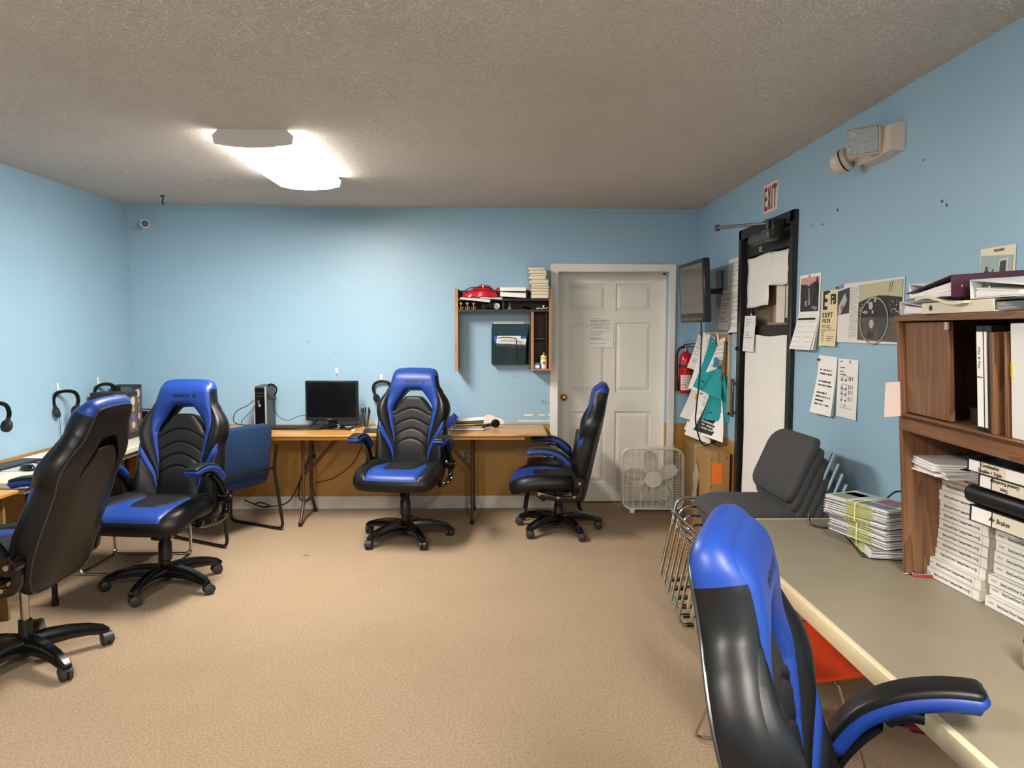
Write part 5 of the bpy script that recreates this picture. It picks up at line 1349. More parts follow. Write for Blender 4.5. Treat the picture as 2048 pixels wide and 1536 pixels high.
for a in range(22):
    a0, a1 = 2*PI*a/22, 2*PI*(a+1)/22
    p = lambda an, r: (.61 + r * math.cos(an), .36 + r * 1.75 * math.sin(an))
    mq([p(a0, .215), p(a1, .215), p(a1, .200), p(a0, .200)], 10, 7)
for du in (.0, .03): mq([(.80 + du, .80), (.808 + du, .80), (.838 + du, .95), (.83 + du, .95)], 1, 1)
mp.build('picture', [M_paper, mat('pic_dark', '#33353a', .5, var=.3, vscale=50), mat('pic_sand', '#b9b596', .5), mat('pic_brown', '#5b5048', .5, var=.3, vscale=40), mat('pic_black', '#26242a', .5), mat('pic_pale', '#aeb0b0', .5, var=.2, vscale=90), mat('pic_red', '#b5503e', .5), mat('pic_blue', '#7a92b5', .5), mat('pic_slate', '#3a444c', .5), mat('pic_cream', '#d9d2b8', .5), mat('pic_wheel', '#a2937c', .5)], t, smooth=False)
tag(MB().lathe([(0, 0), (.007, .001), (.005, .010), (.007, .014), (0, .015)], 10, (XR - .004, 3.70, 1.80), rot=(0, rad(-90), 0)).build('push_pin', mat('pin_green', '#1d7a3f', .4)), 'green push pin at the corner of the magazine spread', 'pin')
# two sheets lower down
qa = print_mat('bullets', '#eceae7', '#2b2b2d', 15, .14, .86, .12, .86, .42, 26, 12., gap=.28, short=.4)
t = thing('question_sheets', 'stapled white sheets with bold bullet lines pinned below the calendar', 'paper')
for i, d in enumerate((.02, .012, .006)):
    MB().sheet(lambda u, v, d=d, i=i: (XR - .003 - d * (1 - v) ** 1.5 - (.045 if i == 0 else .02 * (2 - i)) * max(0, (1 - v) - .35) * (1 - u) * .6, 3.905 - .215 * u + .012 * (1 - v), 1.14 + .305 * v - .004 * u + .002 * i), 5, 8, .0006, 0, (-1, 0, 0)).build('page', qa if i == 0 else M_paper, t, angle=60)
tag(MB().lathe([(0, 0), (.007, .001), (.005, .010), (.007, .014), (0, .015)], 10, (XR - .004, 3.89, 1.425), rot=(0, rad(-90), 0)).build('push_pin', mat('pin_navy', '#1f3d63', .4)), 'navy push pin holding the stapled bullet-line sheets', 'pin')
t = thing('vehicle_sheet', 'white sheet with small outline vehicle drawings pinned below the eye chart', 'paper')
wsheet('page', print_mat('vehicle_text', '#e8e6e3', '#8a8a8c', 34, .16, .78, .06, .27, .38, 30, 5., gap=.45), 3.676, 3.47, 1.146, 1.44, .003, .006, t)
dv = MB()
def dl(y0, y1, z0, z1): dv.span((XR - .0068, y0, z0), (XR - .006, y1, z1))
for z in (1.335, 1.292, 1.265, 1.233):
    ya, yb_ = 3.635, 3.575
    dl(ya - .018, yb_, z + .022, z + .0232); dl(ya - .018, yb_, z, z + .0012); dl(yb_, yb_ + .0014, z, z + .022); dl(ya - .018, ya - .0166, z, z + .022); dl(ya, ya - .018, z + .012, z + .0132); dl(ya, ya - .0014, z, z + .012); dl(ya, ya - .018, z, z + .0012)
    for q in (.008, .05): dv.cyl((XR - .006, ya - q, z - .002), (XR - .007, ya - q, z - .002), .006, n=10)
    for q in (.085, .10, .12): dl(3.64 - q, 3.64 - q - .004, z, z + .02)
for z, l in ((1.425, .02), (1.395, .05), (1.375, .035), (1.36, .06)): dl(3.65, 3.65 - l, z, z + .004)
stuff(dv.build('line_drawing', mat('drawing_grey', '#5c5c5e', .6), t, smooth=False))
dv = MB(); dv.span((XR - .0068, 3.545, 1.42), (XR - .006, 3.552, 1.435)); dv.build('red_mark', mat('mark_orange', '#c9512b', .6), t)
# photo print high on the wall
t = thing('photo_print', 'pale photograph of a figure and a truck cab pinned above the binders', 'photo')
wsheet('print', M_cream, 2.612, 2.432, 1.70, 1.876, .002, .005, t)
ph = MB()
def phq(pts, m, k=0): ph.add([(XR - .006 - .0005 * k, 2.612 - .18 * u, 1.70 + .176 * v) for u, v in pts], [tuple(range(len(pts)))], m)
phq([(.03, .04), (.95, .02), (.95, .80), (.05, .86)], 0); phq([(.12, .2), (.3, .2), (.34, .50), (.26, .56), (.27, .62), (.2, .63), (.18, .55), (.13, .46)], 1, 1); phq([(.3, .40), (.42, .58), (.44, .56), (.34, .34)], 1, 1)
phq([(.56, .30), (.84, .32), (.84, .76), (.58, .74)], 3, 1); phq([(.60, .48), (.78, .50), (.78, .72), (.62, .70)], 1, 2); phq([(.45, .1), (.9, .1), (.9, .3), (.5, .26)], 2, 1)
for i in range(5): disc_ = phq([(.42 + i * .06, .905), (.455 + i * .06, .905), (.455 + i * .06, .955), (.42 + i * .06, .955)], 1, 1)
ph.build('picture', [mat('photo_sky', '#9fb0b0', .5), mat('photo_dark', '#34383a', .5), mat('photo_grey', '#8d9494', .5), mat('photo_pale', '#c3c9c4', .5)], t, smooth=False)
# ------------------------------------------------------------------ other chairs
def padded(w_, d_, h_, bulge, nx=10, ny=10, r=.06, fn=None):
    """rounded cushion, centred, z from 0 to h_"""
    mb = MB(); P = rrect(w_, d_, r, 4); n = len(P)
    lv = [(.90, 0), (.97, h_ * .12), (1, h_ * .4), (1, h_ * .6), (.975, h_ * .85), (.93, h_), (.7, h_ + bulge * .6), (.35, h_ + bulge * .92)]
    o = 0; vs = [(x * s, y * s, z) for s, z in lv for x, y in P]; vs.append((0, 0, h_ + bulge)); N = len(lv)
    fs = [(k * n + i, k * n + (i + 1) % n, (k + 1) * n + (i + 1) % n, (k + 1) * n + i) for k in range(N - 1) for i in range(n)]
    fs += [((N - 1) * n + i, (N - 1) * n + (i + 1) % n, N * n) for i in range(n)]; fs.append(tuple(range(n - 1, -1, -1)))
    if fn: vs = [fn(*v) for v in vs]
    mb.add(vs, fs); return mb
# navy cantilever guest chair, seen from behind
t = thing('guest_chair', 'navy fabric guest chair on a black sled frame, its back to the room', 'chair', (-2.13, 5.585, 0), (0, 0, rad(-119)))
# local frame: faces -Y, back at +Y
def rot_back(x, y, z, ang=rad(82), oy=.20, oz=.395):
    # cushion built lying flat: its length (y) becomes height
    yy, zz = y + .225, z
    bend = -.03 * math.cos((yy - .2) * 4)
    return (x, oy + yy * math.cos(ang) - (zz + bend) * math.sin(ang) * -1 * -1 + .0, oz + yy * math.sin(ang) + 0.0 * zz)
padded(.49, .50, .06, .012, r=.07, fn=lambda x, y, z: rot_back(x, y * .98, z)).build('backrest', M_bluefab, t, angle=60)
padded(.50, .50, .06, .015, r=.07).build('seat', M_bluefab, t, loc=(0, -.02, .40), angle=60)
for s in (-1, 1):
    fr_ = MB(); fr_.tube(fillet([(s * .26, .30, .70), (s * .26, .26, .50), (s * .27, .34, .012), (s * .27, -.26, .012), (s * .27, -.22, .62), (s * .27, .1, .64)], .07), .0125, 10); fr_.build('sled_leg', M_blackmetal, t)
MB().tube([(-.26, .26, .50), (.26, .26, .50)], .0125, 10).tube([(-.26, -.2, .42), (.26, -.2, .42)], .0125, 10).build('cross_bar', M_blackmetal, t)
# chrome framed chair tucked behind the left chairs
t = thing('chrome_chair', 'black seated chair on a chrome loop frame behind the gaming chairs at the wall desk', 'chair', (-2.44, 4.84, 0), (0, 0, rad(180)))
for s in (-1, 1):
    MB().tube(fillet([(s * .265, .20, .655), (s * .265, .215, .44), (s * .265, -.20, .43), (s * .265, -.215, .012), (s * .265, .215, .012)], .05), .010, 9).build('side_tube', M_chrome, t)
    MB().tube(fillet([(s * .265, -.216, .18), (s * .265, -.216, .011), (-s * .0, -.216, .011)], .05), .0098, 9).build('floor_tube', M_chrome, t)
    MB().tube(fillet([(s * .265, .216, .16), (s * .265, .216, .011), (-s * .0, .216, .011)], .05), .0098, 9).build('floor_tube', M_chrome, t)
padded(.46, .44, .035, .012, r=.06).build('seat', M_black, t, loc=(0, 0, .435), angle=60)
padded(.46, .16, .03, .01, r=.06).build('backrest', M_black, t, loc=(0, .225, .565), rot=(rad(88), 0, 0), angle=60)
# plain black chair under the desk end
t = thing('side_chair', 'plain black four-legged chair behind the gaming chair by the white door', 'chair', (.45, 6.125, 0), (0, 0, rad(-92)))
padded(.40, .42, .045, .012, r=.05).build('seat', mat('black_vinyl', '#221d1b', .45), t, loc=(0, 0, .42), angle=60)
padded(.40, .20, .03, .008, r=.05).build('backrest', MATS['black_vinyl'], t, loc=(0, .235, .62), rot=(rad(82), 0, 0), angle=60)
for x in (-.19, .19):
    for y, yt in ((-.235, -.17), (.25, .17)):
        MB().tube([(x, yt, .42), (x * 1.08, y, .006)], .0115, 9).build('leg', M_blackmetal, t)
    MB().tube([(x, .17, .42), (x, .235, .62)], .011, 8).build('back_post', M_blackmetal, t)
# ------------------------------------------------------------------ stack of tweed chairs
def tweed_chair(lab, loc, rz):
    t = thing('stacking_chair', lab, 'chair', loc, (0, 0, rz), 'stacked charcoal tweed chairs')
    # faces -Y
    def seatfn(x, y, z): return (x * (1 - .06 * max(0, y)), y, z - .028 * math.cos((y + .04) * 5) + .03 - (.035 * max(0, -y - .12) / .1) - .05 * (y + .2))
    padded(.46, .46, .05, .022, r=.08, fn=seatfn).build('seat', M_greyfab, t, loc=(0, .02, .44), angle=70)
    def bk(x, y, z):
        a = rad(66); yy = y + .16; c = .05 * (x / .23) ** 2
        return (x, .175 + yy * math.cos(a) - (z - .02) * math.sin(a) - c, .525 + yy * math.sin(a) + (z - .02) * math.cos(a))
    padded(.48, .34, .05, .02, r=.08, fn=bk).build('backrest', M_greyfab, t, angle=70)
    for s in (-1, 1):
        X = s * .245
        fr_ = MB(); fr_.tube(fillet([(X * .97, .325, .77), (X * .97, .215, .49), (X, .19, .425), (X, -.275, .455), (X, -.365, .012), (X, .23, .012), (X, .20, .20)], .055), .0095, 9)
        fr_.build('sled_leg', M_chrome, t)
        MB().cyl((X, -.31, .005), (X, -.24, .005), .011, n=10).build('glide', M_plastic, t)
    MB().tube([(-.245, -.292, .37), (.245, -.292, .37)], .008, 8).build('front_bar', M_chrome, t)
    MB().tube([(-.245, .0, .43), (.245, .0, .43)], .008, 8).build('under_bar', M_chrome, t)
    MB().tube([(-.245, .06, .012), (.245, .06, .012)], .007, 8).build('floor_bar', M_chrome, t)
    return t
NSTK = 6
SL = ['lowest charcoal tweed chair of the stack, standing on the carpet', 'second charcoal tweed chair from the floor in the stack', 'third charcoal tweed chair from the floor in the stack', 'charcoal tweed chair third from the top of the stack', 'charcoal tweed chair second from the top of the stack', 'charcoal tweed chair on top of the stack, its seat and back in full view']
st0 = tweed_chair(SL[0], (1.325, 3.53, 0), rad(-88))
for i in range(1, NSTK): dup(st0, SL[i], (1.325 - .018 * i, 3.53 + .006 * i, .048 * i), rad(-88))
# ------------------------------------------------------------------ orange shell chair
t = thing('shell_chair', 'orange plastic shell chair on a thin rod sled, half under the grey-beige table', 'chair', (.985, 2.44, 0), (0, 0, rad(86)))
sh = MB(); nu, nv = 12, 18; vs = []
prof = [(-.23, .435), (-.20, .455), (-.10, .445), (.05, .435), (.14, .445), (.185, .50), (.215, .60), (.245, .70), (.27, .79)]
pp = smooth_path([(a, b, 0) for a, b in prof], 3); nv = len(pp) - 1
for j, (y, z, _) in enumerate(pp):
    f_ = j / nv; wv = .225 - .02 * abs(f_ - .35) - .03 * max(0, f_ - .9) * 8
    for i in range(nu + 1):
        u = i / nu * 2 - 1; e = abs(u) ** 3
        vs.append((u * wv, y - .05 * e * max(0, f_ - .5) * 1.5, z + .035 * e * (1 - f_) + (-.03 * e if f_ > .95 else 0)))
sh.add(vs, [(j * (nu + 1) + i, j * (nu + 1) + i + 1, (j + 1) * (nu + 1) + i + 1, (j + 1) * (nu + 1) + i) for j in range(nv) for i in range(nu)])
o = sh.build('shell', M_orange, t); sd = o.modifiers.new('thick', 'SOLIDIFY'); sd.thickness = .007
for s in (-1, 1):
    MB().tube(fillet([(s * .15, .12, .425), (s * .235, .245, .009), (s * .235, -.255, .009), (s * .15, -.14, .425)], .03), .0055, 8).build('sled_leg', M_chromeworn, t)
MB().tube([(-.15, .12, .424), (.15, .12, .424)], .0055, 7).tube([(-.15, -.14, .424), (.15, -.14, .424)], .0055, 7).build('cross_rod', M_chromeworn, t)
t = thing('plastic_lid', 'turquoise ribbed plastic lid on the carpet beside the tweed chair stack', 'lid', (1.035, 3.40, 0))
lp = [(.0, .022)]
for i in range(9): lp += [(.008 + i * .005, .022 - .0001 * i * i), (.011 + i * .005, .0195 - .0001 * i * i)]
lp += [(.056, .012), (.058, 0), (0, 0)]
MB().lathe(lp, 28).build('ribbed_disc', mat('turquoise_plastic', '#4a9fb5', .4), t)
# ------------------------------------------------------------------ grey-beige table
TT = .742
t = thing('work_table', 'long grey-beige laminate table with a cream edge along the wall under the oak hutch', 'table')
MB().span((.968, .2, TT - .004), (1.725, 3.165, TT)).build('tabletop', M_laminate, t)
eb = MB(); eb.span((.946, .2, TT - .052), (.97, 3.18, TT + .001), .006, seg=2); eb.span((.946, 3.163, TT - .052), (1.732, 3.182, TT + .001), .006, seg=2); eb.build('edge_band', M_lamedge, t)
MB().span((.97, .2, TT - .03), (1.725, 3.165, TT - .004)).build('core', mat('particle_core', '#8b7a5c', .8), t)
MB().span((1.03, .25, TT - .09), (1.05, 3.1, TT - .03)).build('rail', M_blackmetal, t)
for y in (2.80, .5):
    for x in (1.61, 1.12):
        if (x, y) == (1.12, 2.80): continue
        lg = MB().span((x - .02, y - .02, 0), (x + .02, y + .02, TT - .03), .004).build('leg', M_blackmetal, t)
        MB().lathe([(.028, 0), (.03, .006), (.018, .014), (0, .014)], 14, (x, y, 0)).build('foot', M_plastic, lg)
lg = MB().span((1.10, 2.98, 0), (1.14, 3.02, TT - .03), .004).build('leg', M_blackmetal, t)
tag(MB().sweep([(1.50, 2.86, .006), (1.62, 2.78, .006)], rrect(.014, .010, .004, 2)).build('pen', mat('pen_purple', '#3d2a86', .4)), 'purple pen on the carpet by the black table leg', 'pen')
tag(MB().sweep([(1.63, 2.74, .008), (1.70, 2.70, .008)], rrect(.016, .014, .005, 2)).build('red_marker', mat('cap_red', '#a31432', .4)), 'short red marker on the carpet by the black table leg', 'marker')
# ------------------------------------------------------------------ oak hutch, standing askew and leaning on the table
HUT = thing('desk_hutch', 'dark oak hutch leaning on the grey-beige table, filled with binders and books', 'shelf', (1.407, 2.447, TT + .0005), (0, rad(-3.7), rad(-4)))
bpy.context.view_layer.update()
HM = HUT.matrix_world.copy()
def hbox(name, a, b, m, bev=.002): return MB().span(a, b, bev).build(name, m, HUT)
HL, HD, HH = 1.25, .315, .895
hbox('end_panel', (0, -.018, 0), (HD, 0, HH - .02), M_oak); hbox('end_panel', (0, -HL, 0), (HD, -HL + .018, HH - .02), M_oak)
hbox('top_board', (-.004, -HL - .003, HH - .02), (HD, .003, HH), M_oaky)
hbox('middle_shelf', (.0, -HL + .018, .545), (HD, -.018, .562), M_oaky); hbox('front_rail', (.0, -HL + .018, .505), (.018, -.018, .5605), M_oaky)
hbox('back_board', (HD - .008, -HL + .018, .50), (HD, -.018, HH - .02), M_oak)
hbox('door', (.018, -.290, .566), (.034, -.022, HH - .024), M_oak)
hbox('divider', (.004, -.532, .562), (HD - .01, -.515, HH - .055), M_oak); hbox('divider', (.01, -.578, .562), (HD - .01, -.568, HH - .055), M_oak)
MB().cyl((.012, -.294, HH - .026), (.012, -.294, HH - .048), .007, n=12).build('door_glide', mat('glide_pale', '#b7aa98', .4), HUT)
MB().span((-.003, -.012, 0), (.0, -.002, .012)).build('corner_glide', M_chromeworn, HUT)
def inhutch(t):
    """place a thing whose coordinates are given in the leaning hutch's frame"""
    t.matrix_world = HM @ t.matrix_world; return t
def hthing(name, label, cat, loc, rot=(0, 0, 0), group=None):
    t = thing(name, label, cat); t.matrix_world = HM @ (Matrix.Translation(loc) @ Euler(rot).to_matrix().to_4x4()); return t if not group else tag(t, None, None, group)
# sticky note on the end panel edge
o = MB().sheet(lambda u, v: (1.315 + .082 * u, 2.438 - .004 * u, 1.29 + .118 * v + .006 * u), 2, 3, .0008, 0, (0, -1, 0)).build('sticky_note', mat('note_pink', '#d5c3bb', .7)); tag(o, 'blank pale pink note stuck to the front edge of the oak hutch', 'note')
# binders
M_maroon = mat('maroon_vinyl', '#3c1024', .4); M_bwhite = mat('binder_white', '#d9d8d5', .4); M_bblack = mat('binder_black', '#131315', .42)
def binder(root, L_, W_, T_, m, pages=.7, wedge=0.0, spine=None, txt=None, lab2=None, flip=False, tsize=.017):
    """spine on -X side at x=0 facing -X; length along Y (0..-L), thickness up Z"""
    c = MB(); c.span((0, -L_, 0), (W_, 0, .003), .001); c.span((-.002, -L_, 0), (.002, 0, T_), .0015)
    R_ = Euler((0, -wedge, 0)).to_matrix(); c.box(Vector((0, -L_ / 2, T_ - .0015)) + R_ @ Vector((W_ / 2, 0, 0)), (W_, L_, .003), R_, .001)
    c.build('cover', m, root)
    pg_ = MB()
    k = max(3, int(T_ / .008)); r = random.Random(int(L_ * 1e4 + T_ * 1e5))
    for i in range(k):
        h = T_ * pages / k; a = wedge * .9 * i / k; Rp = Euler((0, -a, 0)).to_matrix(); 
        pg_.box(Vector((.018, -L_ / 2, .004 + h * i + h / 2)) + Rp @ Vector((W_ / 2 - .022 + r.uniform(-.003, .003), 0, 0)), (W_ - .034, L_ - .018 + r.uniform(-.004, .004), h * .93), Rp)
    pg_.build('pages', mat('page_white', '#e8e5e6', .7), root)
    rg = MB()
    for y in (-.03, -L_ / 2, -L_ + .03): rg.tube([(.022 + T_ * .36 * math.cos(a), y, T_ * .46 + T_ * .36 * math.sin(a)) for a in np.linspace(0, 2 * PI, 15)[:-1]], .0022, 6, closed=True)
    rg.build('rings', M_chromeworn, root)
    if spine is not None:
        MB().span((-.0034, -L_ + .012, .004), (-.0018, -.012, T_ - .004)).build('spine_label', M_paper, root)
    if lab2: MB().span((-.0042, lab2[1], .0045), (-.0033, lab2[0], T_ - .0045)).build('title_strip', mat('title_tan', '#e3d6c2', .7), root); MB().span((-.0045, lab2[0] - .004, .003), (-.0034, lab2[0], T_ - .003)).build('divider_mark', M_ink, root)
    if txt:
        for i, s in enumerate(txt):
            z = T_ * (.5 + (.0 if len(txt) == 1 else (.21 if i == 0 else -.21)))
            o = text(s, tsize, M_ink, root, (-.0048, spine, z), (rad(90), 0, rad(-90)) if not flip else (rad(-90), 0, rad(90)), ext=.0002, shear=.25, weight=.0003)
            if flip: o.rotation_euler = (rad(90), rad(180), rad(-90))
    return root
# upright binders on the middle shelf: turned so that length runs up
def upright_binder(label, y, W_, T_, m, lean=0.0, hgt=.295, **k):
    t = hthing('binder', label, 'binder', (.015, y, .563), (rad(lean), 0, 0), 'binders in the oak hutch')
    body = bpy.data.objects.new('tmp', None)
    c = MB(); c.span((.0, 0, 0), (W_, -.003, hgt), .001); c.span((0, -T_ + .003, 0), (W_, -T_, hgt), .001); c.span((-.002, -T_, 0), (.003, 0, hgt), .0015); c.build('cover', m, t)
    MB().span((.012, -T_ + .005, .008), (W_ - .012, -.005, hgt - .01)).build('pages', mat('page_white', '#e8e5e6', .7), t)
    bpy.data.objects.remove(body)
    return t
t = upright_binder('black binder with a wide white handwritten spine in the oak hutch', -.440, .26, .034, M_bblack, 0)
MB().span((-.0036, -.031, .012), (-.0019, -.004, .278)).build('spine_label', M_paper, t)
MB().span((-.0042, -.031, .150), (-.0033, -.004, .153)).build('divider_mark', M_ink, t)
text('This & That', .013, M_ink, t, (-.0042, -.017, .205), (rad(90), rad(-90), rad(-90)), ext=.0002, shear=.25)
t = upright_binder('thinner black binder with a narrow white spine beside the dividers', -.476, .26, .034, M_bblack, 0)
MB().span((-.0036, -.014, .012), (-.0019, -.003, .278)).build('spine_label', M_paper, t)
t = upright_binder('thick white binder standing past the thin dividers in the hutch', -.592, .27, .06, M_bwhite, 0, .30)
MB().span((-.0036, -.01, .16), (-.0019, -.002, .20)).build('yellow_tag', mat('tag_yellow', '#d8b93a', .5), t)
upright_binder('white binder behind the photo edge, standing in the hutch', -.664, .27, .05, M_bwhite, 0, .29)
# clutter behind the sliding door
t = hthing('tool_case', 'black case with a latch on the hutch shelf behind the upright binders', 'case', (.06, -.315, .563)); MB().span((0, -.10, 0), (.20, .0, .05), .004).build('case_body', M_plastic, t); MB().box((-.002, -.075, .03), (.006, .012, .012), bev=.002).build('latch', M_chromeworn, t)
t = hthing('stapler', 'black stapler on the case inside the oak hutch', 'stapler', (.07, -.345, .6135)); MB().span((0, -.06, 0), (.10, .02, .02), .006).build('base', M_gloss, t); MB().span((.0, -.05, .02), (.09, .01, .038), .006).build('arm', M_gloss, t)
t = hthing('white_roll', 'white roll lying on the black case inside the oak hutch', 'roll', (.13, -.365, .652)); MB().cyl((0, -.02, 0), (.0, .045, 0), .022, n=18).build('roll', M_white, t)
for i, x in enumerate((.13, .17, .2)):
    t = hthing('metal_can', ['open metal can standing deepest in the oak hutch', 'open metal can in the middle of three in the oak hutch', 'slim metal can nearest the upright binders in the hutch'][i], 'can', (x + .06, -.335 - i * .033, .614), group='metal cans in the hutch')
    MB().lathe([(.015, 0), (.016, .003), (.016, .085), (.0145, .085), (.0145, .005), (0, .005)], 16).build('can', mat('dull_metal', '#6d6a66', .35, .8), t)
t = hthing('red_booklet', 'dark red booklet on the hutch shelf behind the door edge', 'book', (.15, -.315, .614)); MB().span((0, -.02, 0), (.12, .05, .03), .001).build('cover', mat('oxblood', '#4a1512', .5), t); MB().span((-.001, -.018, .003), (.1, .045, .027)).build('pages', M_paper, t)
# lying binders on top of the hutch: open sides toward the room
def topbinder(label, loc, rz, L_, W_, T_, m, wedge=0.0, pages=.7):
    t = hthing('binder', label, 'binder', loc, (0, 0, rz), 'binders lying on the oak hutch')
    return binder(t, L_, W_, T_, m, pages, wedge)
zt = HH + .001
topbinder('white binder lying lowest on the hutch at its far corner', (.285, -.005, zt), rad(-92), .27, .25, .045, M_bwhite, rad(-6.5), .55)
topbinder('white binder lying open-ended above the lowest one on the hutch', (.29, -.045, zt + .043), rad(-88), .27, .25, .058, M_bwhite, rad(-7), .5)
topbinder('maroon binder on top of the hutch pile, its smooth spine to the room', (-.015, -.37, zt + .046), rad(88), .29, .29, .064, M_maroon, rad(-8), .62)
topbinder('white binder at the photo edge on the hutch, showing its rings', (.27, -.43, zt + .036), rad(-92), .26, .24, .055, M_bwhite, rad(-6), .5)
t = topbinder('cream white binder lying flat under the maroon one on the hutch', (-.012, -.20, zt), rad(3), .34, .27, .034, mat('binder_cream', '#cfc6b4', .45), 0, .6)
MB().cyl((-.0035, -.05, .018), (-.0015, -.05, .018), .008, n=14).build('finger_hole', M_plastic, t)
o = hthing('paper_wad', 'bent cream sheets sagging over the hutch edge beneath the maroon binder', 'paper', (0, 0, 0))
MB().sheet(lambda u, v: (-.02 + .2 * v, -.17 - .27 * u, zt + .036 + .012 * math.sin(u * 5 + .5) - .0 * v), 10, 3, .006).build('sheets', mat('cream_sheets', '#d6cbb6', .6), o)
# magazines and binders under the shelf
BZ = TT + .001
def keller(x, y, z, rz, lab, grp):
    t = thing('training_manual', lab, 'book', (x, y, z), (0, 0, rz), grp); return t
BK = None
def manual(x, y, z, rz, lab, grp):
    """thick white paperback, spine to -X, length .258 along Y from 0 to -.258"""
    global BK
    if BK is None:
        t = thing('training_manual', lab, 'book', (x, y, z), (0, 0, rz), grp); h, L_, W_ = .0326, .265, .205
        MB().span((.004, -L_ + .002, .001), (W_, -.002, h - .001)).build('pages', mat('manual_pages', '#d9d3c6', .75), t)
        c = MB(); c.span((0, -L_, 0), (W_ + .001, 0, .0012)); c.span((0, -L_, h - .0012), (W_ + .001, 0, h)); c.span((0, -L_, 0), (.0025, 0, h)); c.build('cover', mat('manual_white', '#e5e1d9', .45), t)
        a = (rad(90), 0, rad(-90))
        text('Entry-Level Driver Training', .0125, mat('manual_ink', '#26325c', .5), t, (-.0003, -.105, h / 2), a, ext=.0002, align='CENTER', res=1, weight=.0002).scale = (.78, 1, 1)
        text('/// KELLER', .0075, mat('manual_grey', '#8b8d98', .5), t, (-.0003, -.024, h / 2), a, ext=.0002, res=1).scale = (.7, 1, 1)
        text('OBTAINING A CDL', .0080, MATS['manual_ink'], t, (-.0003, -.187, h / 2), a, ext=.0002, res=1, weight=.0002).scale = (.8, 1, 1)
        lg = MB()
        for s, y0 in ((.0075, -.222),):
            for i in range(4):
                p = [(0, s), (s, 0), (0, -s), (-s, 0)]; (a0, b0), (a1, b1) = p[i], p[(i + 1) % 4]
                lg.add([(-.0004, y0 + a0, h / 2 + b0), (-.0004, y0 + a1, h / 2 + b1), (-.0004, y0 + a1 * .75, h / 2 + b1 * .75), (-.0004, y0 + a0 * .75, h / 2 + b0 * .75)], [(0, 1, 2, 3)])
            lg.add([(-.0004, y0 - .003, h / 2), (-.0004, y0, h / 2 - .003), (-.0004, y0 + .003, h / 2), (-.0004, y0, h / 2 + .003)], [(0, 1, 2, 3)])
        lg.build('emblem', MATS['manual_ink'], t, smooth=False)
        MB().span((-.0004, -.2372, .001), (.0, -.2366, h - .001)).build('spine_rule', MATS['manual_ink'], t)
        BK = t; return t
    return dup(BK, lab, (x, y, z), (0, 0, rz), grp)
ORD = ['at the very bottom', 'second from the bottom', 'third from the bottom', 'fourth from the bottom', 'fifth from the bottom', 'sixth from the bottom', 'seventh from the bottom', 'eighth from the bottom', 'third from the top', 'second from the top', 'on top']
rj = random.Random(11)
JX = [-.03, -.022, -.004, -.002, .002, .004, .002, .004, .0, .006, .01]
for i in range(11):
    manual(1.508 + JX[i] + rj.uniform(-.002, .002), 2.447 + JX[i] * .3 + rj.uniform(-.003, .003), BZ + i * .0334, rad(2.4 + rj.uniform(-.8, .8)), 'white training manual ' + ORD[i] + ' of the taller stack beside the hutch end panel', 'training manuals, taller stack')
ORD2 = ['at the very bottom', 'second from the bottom', 'third from the bottom', 'fourth from the bottom', 'fourth from the top', 'third from the top', 'second from the top', 'on top']
JX2 = [-.03, -.012, -.022, .0, .004, .006, .006, .008]
for i in range(8):
    manual(1.524 + JX2[i] + rj.uniform(-.002, .002), 2.160 + JX2[i] * .4 + rj.uniform(-.003, .003), BZ + i * .0334, rad(3.2 + rj.uniform(-.8, .8)), 'white training manual ' + ORD2[i] + ' of the shorter stack under the black binders', 'training manuals, shorter stack')
zz = BZ + 8 * .0334 + .001
def lying(label, y, z, rz, T_, m, x=1.40, L_=.30, **k):
    t = thing('binder', label, 'binder', (x, y, z), (0, 0, rz), 'binders on the shorter manual stack'); return binder(t, L_, .27, T_, m, .75, 0, **k)
lying('black binder with a white spine lettered Air Brakes, lowest of the pile', 2.145, zz, rad(3), .050, M_bblack, 1.432, spine=-.125, txt=['Air Brakes'], lab2=(-.095, -.24), tsize=.019)
zz += .051
t = thing('zip_case', 'soft black zip case lying between the lettered binders', 'case', (1.425, 2.165, zz), (0, 0, rad(3)))
MB().box((.13, -.15, .029), (.27, .32, .056), None, .024, seg=4).build('case_body', M_black, t); MB().tube([(-.0045, -.29, .03), (-.0045, -.01, .03)], .002, 6).build('zip', M_plastic, t)
zz += .059
lying('black binder with a white spine lettered General Knowledge Tests upside down', 2.11, zz, rad(1), .042, M_bblack, 1.43, spine=-.115, txt=['General Knowledge', 'Tests'], lab2=(-.06, -.22), flip=True, tsize=.0145)
zz += .043
lying('black binder with a white spine lettered Combination, topmost of the pile', 2.145, zz, rad(0), .040, M_bblack, 1.418, L_=.285, spine=-.105, txt=['Combination', 'Doubles + Triple'], lab2=(-.062, -.17), tsize=.0145)
zm = BZ + 11 * .0334 + .001
for i, (dx, dy, r_, w_) in enumerate(((.0, .0, 8, .215), (-.006, .006, -4, .21), (.003, -.004, 3, .215), (-.012, .012, -3, .215), (-.010, .008, -5, .215), (-.008, .004, -4, .215))):
    t = thing('white_magazine', ['lowest thin white booklet, skewed, on the taller manual stack', 'second thin white booklet on the taller manual stack', 'third thin white booklet on the taller manual stack', 'fourth thin white booklet on the taller manual stack', 'fifth thin white booklet on the taller manual stack', 'topmost thin white booklet on the taller manual stack'][i], 'booklet', (1.475 + dx, 2.36 + dy, zm), (0, 0, rad(r_ - 6)), 'white booklets on the manual stack')
    MB().span((-.06, -.12, .0006), (w_ - .06, .12, .0072), .0005).build('pages', M_paper, t); MB().span((-.0612, -.1205, .0062), (w_ - .0595, .1205, .0078), .0004).build('cover', mat('booklet_cover', '#dcd8d8', .35), t)
    zm += .0082
